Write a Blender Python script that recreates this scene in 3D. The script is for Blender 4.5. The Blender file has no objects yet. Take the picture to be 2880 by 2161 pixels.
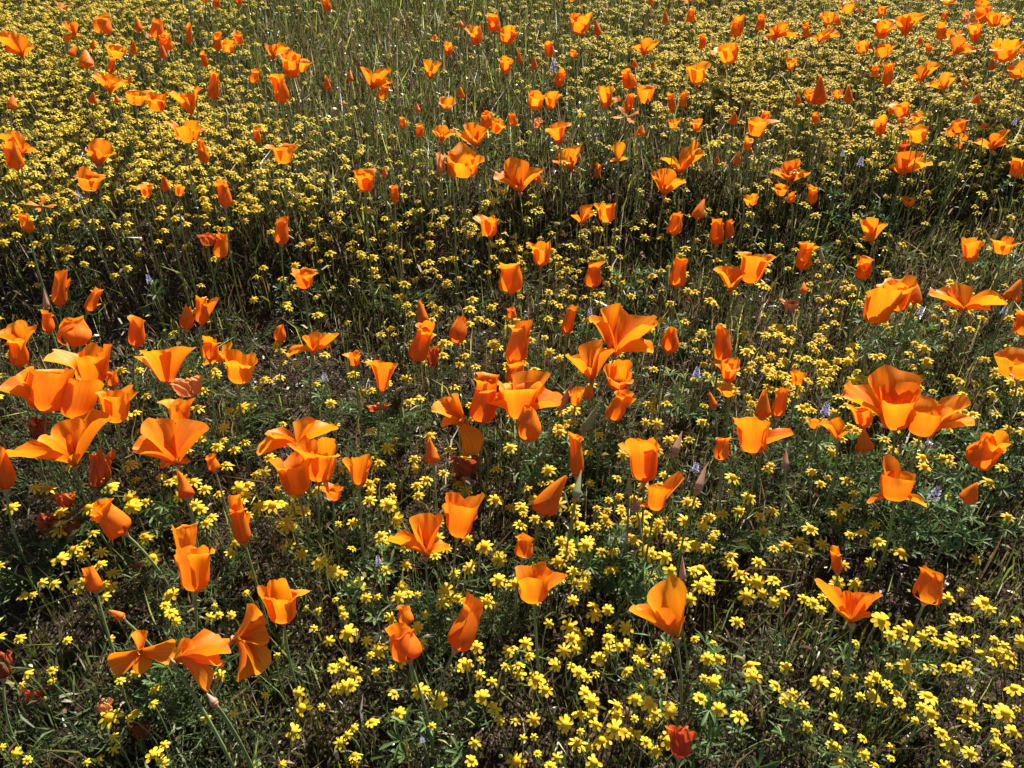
import bpy, math, random
import numpy as np
from mathutils import Vector, Matrix, Quaternion

random.seed(7)
rng = np.random.default_rng(7)
scene = bpy.context.scene
COL = scene.collection

# ------------------------------------------------------------------ camera
PITCH = math.radians(38.0)
CAM_H = 0.85
FPX, CX, CY = 2260.0, 1440.0, 1080.5          # focal length and centre in photograph pixels (2880 wide)
cam_d = bpy.data.cameras.new('camera')
cam_d.sensor_width = 36.0
cam_d.lens = 36.0 * FPX / 2880.0
cam_d.clip_start = 0.02
cam_d.clip_end = 2000.0
cam = bpy.data.objects.new('camera', cam_d)
COL.objects.link(cam)
cam.location = (0, 0, CAM_H)
cam.rotation_euler = (math.radians(90) - PITCH, 0, 0)
scene.camera = cam

# ------------------------------------------------------------------ sky, sun, exposure
SUN_EL, SUN_AZ = math.radians(40.0), math.radians(22.0)   # behind the field, a little to the right of straight ahead
world = bpy.data.worlds.new('World')
scene.world = world
world.use_nodes = True
nt = world.node_tree
nt.nodes.clear()
sky = nt.nodes.new('ShaderNodeTexSky')
sky.sky_type = 'NISHITA'
sky.sun_disc = False
sky.sun_elevation = SUN_EL
sky.sun_rotation = SUN_AZ
bg = nt.nodes.new('ShaderNodeBackground')
bg.inputs['Strength'].default_value = 0.05
wo = nt.nodes.new('ShaderNodeOutputWorld')
nt.links.new(sky.outputs[0], bg.inputs['Color'])
nt.links.new(bg.outputs[0], wo.inputs['Surface'])
sun_d = bpy.data.lights.new('sun', 'SUN')
sun_d.energy = 5.0
sun_d.angle = math.radians(0.53)
sun_d.color = (1.0, 0.93, 0.80)
sun = bpy.data.objects.new('sun', sun_d)
COL.objects.link(sun)
sun_dir = Vector((math.sin(SUN_AZ) * math.cos(SUN_EL), math.cos(SUN_AZ) * math.cos(SUN_EL), math.sin(SUN_EL)))
sun.rotation_euler = sun_dir.to_track_quat('Z', 'Y').to_euler()
sun.location = (0, 0, 5)
scene.view_settings.view_transform = 'Standard'
scene.view_settings.look = 'None'
scene.view_settings.gamma = 1.0
scene.view_settings.use_curve_mapping = False
scene.view_settings.exposure = 1.45
scene.cycles.max_bounces = 6
scene.cycles.diffuse_bounces = 3
scene.cycles.transmission_bounces = 4
scene.cycles.caustics_reflective = False
scene.cycles.caustics_refractive = False

# ------------------------------------------------------------------ view geometry (where a sight line meets the field)
RIGHT = np.array([1.0, 0, 0])
UP = np.array([0, math.sin(PITCH), math.cos(PITCH)])
FWD = np.array([0, math.cos(PITCH), -math.sin(PITCH)])
CAM = np.array([0, 0, CAM_H])

def bank(x, y):
    """the low bank that runs across the field, its face towards the camera"""
    e = 1.30 + 0.26 * np.clip(x + 0.45, -1.2, 1.6) + 0.05 * np.sin(5 * x + 1)
    t = np.clip((y - e) / 0.30, 0, 1)
    return t * t * (3 - 2 * t)

def ground(x, y):
    """height of the soil"""
    return (0.018 * np.sin(1.9 * x + 0.7) * np.cos(1.6 * y + 0.3) + 0.012 * np.sin(3.7 * x - 2.2 * y)
            + 0.12 * bank(x, y) - 0.035)

def project(P):
    d = np.asarray(P, float) - CAM
    z = d @ FWD
    z = np.where(np.abs(z) < 1e-6, 1e-6, z)
    return CX + FPX * (d @ RIGHT) / z, CY - FPX * (d @ UP) / z, z

def at(X, Y, h):
    """the point at height h over the soil on the sight line of photo pixel X, Y; also its depth"""
    d = (X - CX) / FPX * RIGHT - (Y - CY) / FPX * UP + FWD
    zz = h
    for _ in range(24):
        t = (zz - CAM_H) / d[2]
        p = CAM + t * d
        zz = float(ground(p[0], p[1])) + h
    return p, t, d / np.linalg.norm(d)

def unit(v):
    v = np.asarray(v, float)
    return v / max(np.linalg.norm(v), 1e-9)

# ------------------------------------------------------------------ mesh helpers
def make_mesh(name, verts, faces, mats, cols=None, uv=None, mat_idx=None, smooth=True):
    """faces: (M,3) or (M,4) array, or a list of such arrays"""
    me = bpy.data.meshes.new(name)
    fl = faces if isinstance(faces, list) else [faces]
    fl = [np.asarray(f, np.int32) for f in fl if len(f)]
    verts = np.asarray(verts, np.float32)
    loops = np.concatenate([f.ravel() for f in fl])
    sizes = np.concatenate([np.full(len(f), f.shape[1], np.int32) for f in fl])
    starts = np.concatenate([[0], np.cumsum(sizes)[:-1]]).astype(np.int32)
    me.vertices.add(len(verts))
    me.vertices.foreach_set('co', verts.ravel())
    me.loops.add(len(loops))
    me.loops.foreach_set('vertex_index', loops)
    me.polygons.add(len(sizes))
    me.polygons.foreach_set('loop_start', starts)
    me.polygons.foreach_set('loop_total', sizes)
    if mat_idx is not None:
        me.polygons.foreach_set('material_index', np.asarray(mat_idx, np.int32))
    me.polygons.foreach_set('use_smooth', np.full(len(sizes), smooth, bool))
    if cols is not None:
        a = me.color_attributes.new('tint', 'FLOAT_COLOR', 'POINT')
        c = np.ones((len(verts), 4), np.float32)
        c[:, :3] = cols
        a.data.foreach_set('color', c.ravel())
    if uv is not None:
        l = me.uv_layers.new(name='uv')
        l.data.foreach_set('uv', np.asarray(uv, np.float32)[loops].ravel())
    for m in (mats if isinstance(mats, (list, tuple)) else [mats]):
        me.materials.append(m)
    me.update(calc_edges=True)
    me.validate()
    return me

def link(name, me, parent=None, loc=None, rot=None, scale=None):
    o = bpy.data.objects.new(name, me)
    COL.objects.link(o)
    if parent is not None:
        o.parent = parent
    if loc is not None:
        o.location = loc
    if rot is not None:
        o.rotation_mode = 'QUATERNION'
        o.rotation_quaternion = rot
    if scale is not None:
        o.scale = scale
    return o

def thing(name, loc, cat, group=None):
    o = bpy.data.objects.new(name, None)
    COL.objects.link(o)
    o.empty_display_size = 0.01
    o.location = [float(v) for v in loc]
    o['category'] = cat
    if group:
        o['group'] = group
    return o

def grid_faces(nu, nv):
    i = np.arange(nu - 1)[None, :]
    j = np.arange(nv - 1)[:, None]
    a = (j * nu + i).ravel()
    return np.stack([a, a + 1, a + 1 + nu, a + nu], 1)

def tube(path, radii, sides=5):
    """swept tube along path (n,3): verts, quads"""
    path = np.asarray(path, float)
    n = len(path)
    t = np.gradient(path, axis=0)
    t /= np.linalg.norm(t, axis=1)[:, None] + 1e-12
    ref = np.array([0.83, 0.31, 0.17])
    a = np.cross(t, ref)
    a /= np.linalg.norm(a, axis=1)[:, None] + 1e-12
    b = np.cross(t, a)
    ang = np.arange(sides) * 2 * math.pi / sides
    r = np.broadcast_to(np.asarray(radii, float), (n,))
    v = path[:, None, :] + r[:, None, None] * (np.cos(ang)[None, :, None] * a[:, None, :] + np.sin(ang)[None, :, None] * b[:, None, :])
    f = []
    for k in range(n - 1):
        for s in range(sides):
            s2 = (s + 1) % sides
            f.append((k * sides + s, k * sides + s2, (k + 1) * sides + s2, (k + 1) * sides + s))
    return v.reshape(-1, 3), np.array(f)

def bez2(p0, p1, p2, n):
    t = np.linspace(0, 1, n)[:, None]
    return (1 - t) ** 2 * p0 + 2 * t * (1 - t) * p1 + t ** 2 * p2

# ------------------------------------------------------------------ materials
def node_mat(name):
    m = bpy.data.materials.new(name)
    m.use_nodes = True
    m.node_tree.nodes.clear()
    return m, m.node_tree.nodes, m.node_tree.links

def N(nodes, kind, **kw):
    n = nodes.new('ShaderNode' + kind)
    for k, v in kw.items():
        setattr(n, k, v)
    return n

def leafy(name, color=None, attr=None, trans=0.35, rough=0.45, spec=0.4, var=0.25, trans_tint=(1, 1, 1), noise=60.0):
    """principled + translucent leaf; colour from a constant or from the point attribute 'tint'"""
    m, nd, lk = node_mat(name)
    out = N(nd, 'OutputMaterial')
    pr = N(nd, 'BsdfPrincipled')
    tr = N(nd, 'BsdfTranslucent')
    mx = N(nd, 'MixShader')
    mx.inputs[0].default_value = trans
    pr.inputs['Roughness'].default_value = rough
    pr.inputs['Specular IOR Level'].default_value = spec
    tc = N(nd, 'TexCoord')
    ns = N(nd, 'TexNoise')
    ns.inputs['Scale'].default_value = noise
    ns.inputs['Detail'].default_value = 3
    lk.new(tc.outputs['Object'], ns.inputs['Vector'])
    oi = N(nd, 'ObjectInfo')
    ad = N(nd, 'Math', operation='ADD')
    lk.new(ns.outputs['Fac'], ad.inputs[0])
    lk.new(oi.outputs['Random'], ad.inputs[1])
    mr = N(nd, 'MapRange')
    mr.inputs['From Min'].default_value = 0.3
    mr.inputs['From Max'].default_value = 1.7
    mr.inputs['To Min'].default_value = 1 - var
    mr.inputs['To Max'].default_value = 1 + var
    lk.new(ad.outputs[0], mr.inputs['Value'])
    mul = N(nd, 'Mix', data_type='RGBA', blend_type='MULTIPLY')
    mul.inputs[0].default_value = 1
    if attr:
        at_ = N(nd, 'Attribute', attribute_name='tint')
        lk.new(at_.outputs['Color'], mul.inputs['A'])
    else:
        mul.inputs['A'].default_value = (*color, 1)
    lk.new(mr.outputs[0], mul.inputs['B'])
    lk.new(mul.outputs['Result'], pr.inputs['Base Color'])
    t2 = N(nd, 'Mix', data_type='RGBA', blend_type='MULTIPLY')
    t2.inputs[0].default_value = 1
    t2.inputs['B'].default_value = (*trans_tint, 1)
    lk.new(mul.outputs['Result'], t2.inputs['A'])
    lk.new(t2.outputs['Result'], tr.inputs['Color'])
    lk.new(pr.outputs[0], mx.inputs[1])
    lk.new(tr.outputs[0], mx.inputs[2])
    lk.new(mx.outputs[0], out.inputs['Surface'])
    return m

def petal_mat(name, base, tip, trans=0.47, rough=0.5, spec=0.25, hue=0.012, wrinkle=0.25):
    """poppy petal: veins run from base to rim, colour warms towards the rim, light passes through"""
    m, nd, lk = node_mat(name)
    out = N(nd, 'OutputMaterial')
    pr = N(nd, 'BsdfPrincipled')
    tr = N(nd, 'BsdfTranslucent')
    mx = N(nd, 'MixShader')
    mx.inputs[0].default_value = trans
    pr.inputs['Roughness'].default_value = rough
    pr.inputs['Specular IOR Level'].default_value = spec
    uv = N(nd, 'UVMap')
    sp = N(nd, 'SeparateXYZ')
    lk.new(uv.outputs[0], sp.inputs[0])
    mp = N(nd, 'Mapping')
    mp.inputs['Scale'].default_value = (26, 1.6, 1)
    lk.new(uv.outputs[0], mp.inputs['Vector'])
    oi = N(nd, 'ObjectInfo')
    vn = N(nd, 'TexNoise', noise_dimensions='4D')
    vn.inputs['Scale'].default_value = 1.0
    vn.inputs['Detail'].default_value = 4
    lk.new(mp.outputs[0], vn.inputs['Vector'])
    w = N(nd, 'Math', operation='MULTIPLY')
    w.inputs[1].default_value = 37.0
    lk.new(oi.outputs['Random'], w.inputs[0])
    lk.new(w.outputs[0], vn.inputs['W'])
    cr = N(nd, 'ValToRGB')
    cr.color_ramp.elements[0].color = (*base, 1)
    cr.color_ramp.elements[1].color = (*tip, 1)
    cr.color_ramp.elements[0].position = 0.05
    cr.color_ramp.elements[1].position = 0.9
    lk.new(sp.outputs['Y'], cr.inputs[0])
    mr = N(nd, 'MapRange')
    mr.inputs['From Min'].default_value = 0.3
    mr.inputs['From Max'].default_value = 0.7
    mr.inputs['To Min'].default_value = 0.84
    mr.inputs['To Max'].default_value = 1.10
    lk.new(vn.outputs['Fac'], mr.inputs['Value'])
    hs = N(nd, 'HueSaturation')
    hr = N(nd, 'MapRange')
    hr.inputs['To Min'].default_value = 0.5 - hue
    hr.inputs['To Max'].default_value = 0.5 + hue * 0.6
    lk.new(oi.outputs['Random'], hr.inputs['Value'])
    lk.new(hr.outputs[0], hs.inputs['Hue'])
    lk.new(mr.outputs[0], hs.inputs['Value'])
    lk.new(cr.outputs[0], hs.inputs['Color'])
    bp = N(nd, 'Bump')
    bp.inputs['Strength'].default_value = wrinkle
    bp.inputs['Distance'].default_value = 0.0012
    lk.new(vn.outputs['Fac'], bp.inputs['Height'])
    lk.new(bp.outputs[0], pr.inputs['Normal'])
    lk.new(bp.outputs[0], tr.inputs['Normal'])
    lk.new(hs.outputs[0], pr.inputs['Base Color'])
    gm = N(nd, 'Gamma')
    gm.inputs[1].default_value = 0.95
    lk.new(hs.outputs[0], gm.inputs[0])
    lk.new(gm.outputs[0], tr.inputs['Color'])
    lk.new(pr.outputs[0], mx.inputs[1])
    lk.new(tr.outputs[0], mx.inputs[2])
    lk.new(mx.outputs[0], out.inputs['Surface'])
    return m

M_ORANGE = petal_mat('poppy petal orange', (0.78, 0.192, 0.004), (0.89, 0.285, 0.007))
M_RED = petal_mat('withered petal red', (0.50, 0.075, 0.010), (0.66, 0.13, 0.02), trans=0.35, wrinkle=0.8)
M_PALE = petal_mat('faded petal', (0.72, 0.24, 0.07), (0.80, 0.34, 0.12), trans=0.35, wrinkle=0.8)
M_DARK = petal_mat('dark withered petal', (0.24, 0.05, 0.012), (0.38, 0.09, 0.02), trans=0.3, wrinkle=0.8)
M_RAY = leafy('goldfield ray yellow', (0.84, 0.60, 0.030), trans=0.42, rough=0.55, spec=0.2, var=0.22)
M_DISC = leafy('goldfield disc amber', (0.70, 0.43, 0.012), trans=0.15, rough=0.7, spec=0.15, var=0.15, noise=900)
M_STEM = leafy('poppy stem', (0.19, 0.24, 0.085), trans=0.2, rough=0.5, spec=0.35, var=0.2)
M_RECEPT = leafy('receptacle', (0.42, 0.22, 0.10), trans=0.15, rough=0.5, spec=0.35, var=0.2)
M_CAP = leafy('bud cap', (0.46, 0.25, 0.16), trans=0.25, rough=0.5, spec=0.35, var=0.25)
M_CAPG = leafy('green bud cap', (0.27, 0.30, 0.13), trans=0.25, rough=0.5, spec=0.35, var=0.2)
M_TINT = leafy('field plants', attr='tint', trans=0.45, rough=0.32, spec=0.28, var=0.2)
M_FERN = leafy('poppy foliage', (0.085, 0.125, 0.042), trans=0.42, rough=0.5, spec=0.25, var=0.3)
M_LUP = leafy('lupine leaf', (0.085, 0.15, 0.040), trans=0.38, rough=0.5, spec=0.3, var=0.3)
M_CARPET = leafy('goldfield carpet', attr='tint', trans=0.45, rough=0.6, spec=0.2, var=0.1)
M_LUPF = leafy('lupine flower', attr='tint', trans=0.35, rough=0.6, spec=0.2, var=0.15)

# soil
M_SOIL, nd, lk = node_mat('dry soil')
out = N(nd, 'OutputMaterial')
pr = N(nd, 'BsdfPrincipled')
pr.inputs['Roughness'].default_value = 0.95
pr.inputs['Specular IOR Level'].default_value = 0.1
tc = N(nd, 'TexCoord')
n1 = N(nd, 'TexNoise'); n1.inputs['Scale'].default_value = 38; n1.inputs['Detail'].default_value = 8
n2 = N(nd, 'TexNoise'); n2.inputs['Scale'].default_value = 260; n2.inputs['Detail'].default_value = 4
vo = N(nd, 'TexVoronoi'); vo.inputs['Scale'].default_value = 190
for n in (n1, n2, vo):
    lk.new(tc.outputs['Object'], n.inputs['Vector'])
cr = N(nd, 'ValToRGB')
cr.color_ramp.elements[0].position = 0.35
cr.color_ramp.elements[0].color = (0.013, 0.0085, 0.006, 1)
cr.color_ramp.elements[1].position = 0.75
cr.color_ramp.elements[1].color = (0.070, 0.048, 0.031, 1)
ad = N(nd, 'Math', operation='ADD'); ad.inputs[1].default_value = 0
mu = N(nd, 'Math', operation='MULTIPLY_ADD'); mu.inputs[1].default_value = 0.45
lk.new(n2.outputs['Fac'], mu.inputs[0])
m3 = N(nd, 'Math', operation='MULTIPLY'); m3.inputs[1].default_value = 0.58
lk.new(n1.outputs['Fac'], m3.inputs[0])
lk.new(m3.outputs[0], mu.inputs[2])
lk.new(mu.outputs[0], cr.inputs[0])
lk.new(cr.outputs[0], pr.inputs['Base Color'])
bp = N(nd, 'Bump'); bp.inputs['Strength'].default_value = 0.9; bp.inputs['Distance'].default_value = 0.006
b2 = N(nd, 'Math', operation='SUBTRACT')
lk.new(mu.outputs[0], b2.inputs[0]); lk.new(vo.outputs['Distance'], b2.inputs[1])
lk.new(b2.outputs[0], bp.inputs['Height'])
lk.new(bp.outputs[0], pr.inputs['Normal'])
lk.new(pr.outputs[0], out.inputs['Surface'])

# ------------------------------------------------------------------ the soil, one sheet to the horizon
def warp(t):
    return np.sign(t) * (3.2 * np.abs(t) + 260 * np.abs(t) ** 9)
gx = warp(np.linspace(-1, 1, 241))
gy = 2.4 + warp(np.linspace(-1, 1, 241))
GX, GY = np.meshgrid(gx, gy)
fade = np.clip(1 - (np.maximum(np.abs(GX), np.abs(GY - 2.4)) - 4) / 6, 0, 1)
GZ = ground(GX, GY) * fade
GZ += 0.004 * np.sin(GX * 41 + 3 * np.sin(GY * 13)) * np.sin(GY * 37 + 2 * np.sin(GX * 17)) * fade
gv = np.stack([GX.ravel(), GY.ravel(), GZ.ravel()], 1)
soil = link('ground', make_mesh('ground', gv, grid_faces(241, 241), M_SOIL))
soil['kind'] = 'structure'

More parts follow.
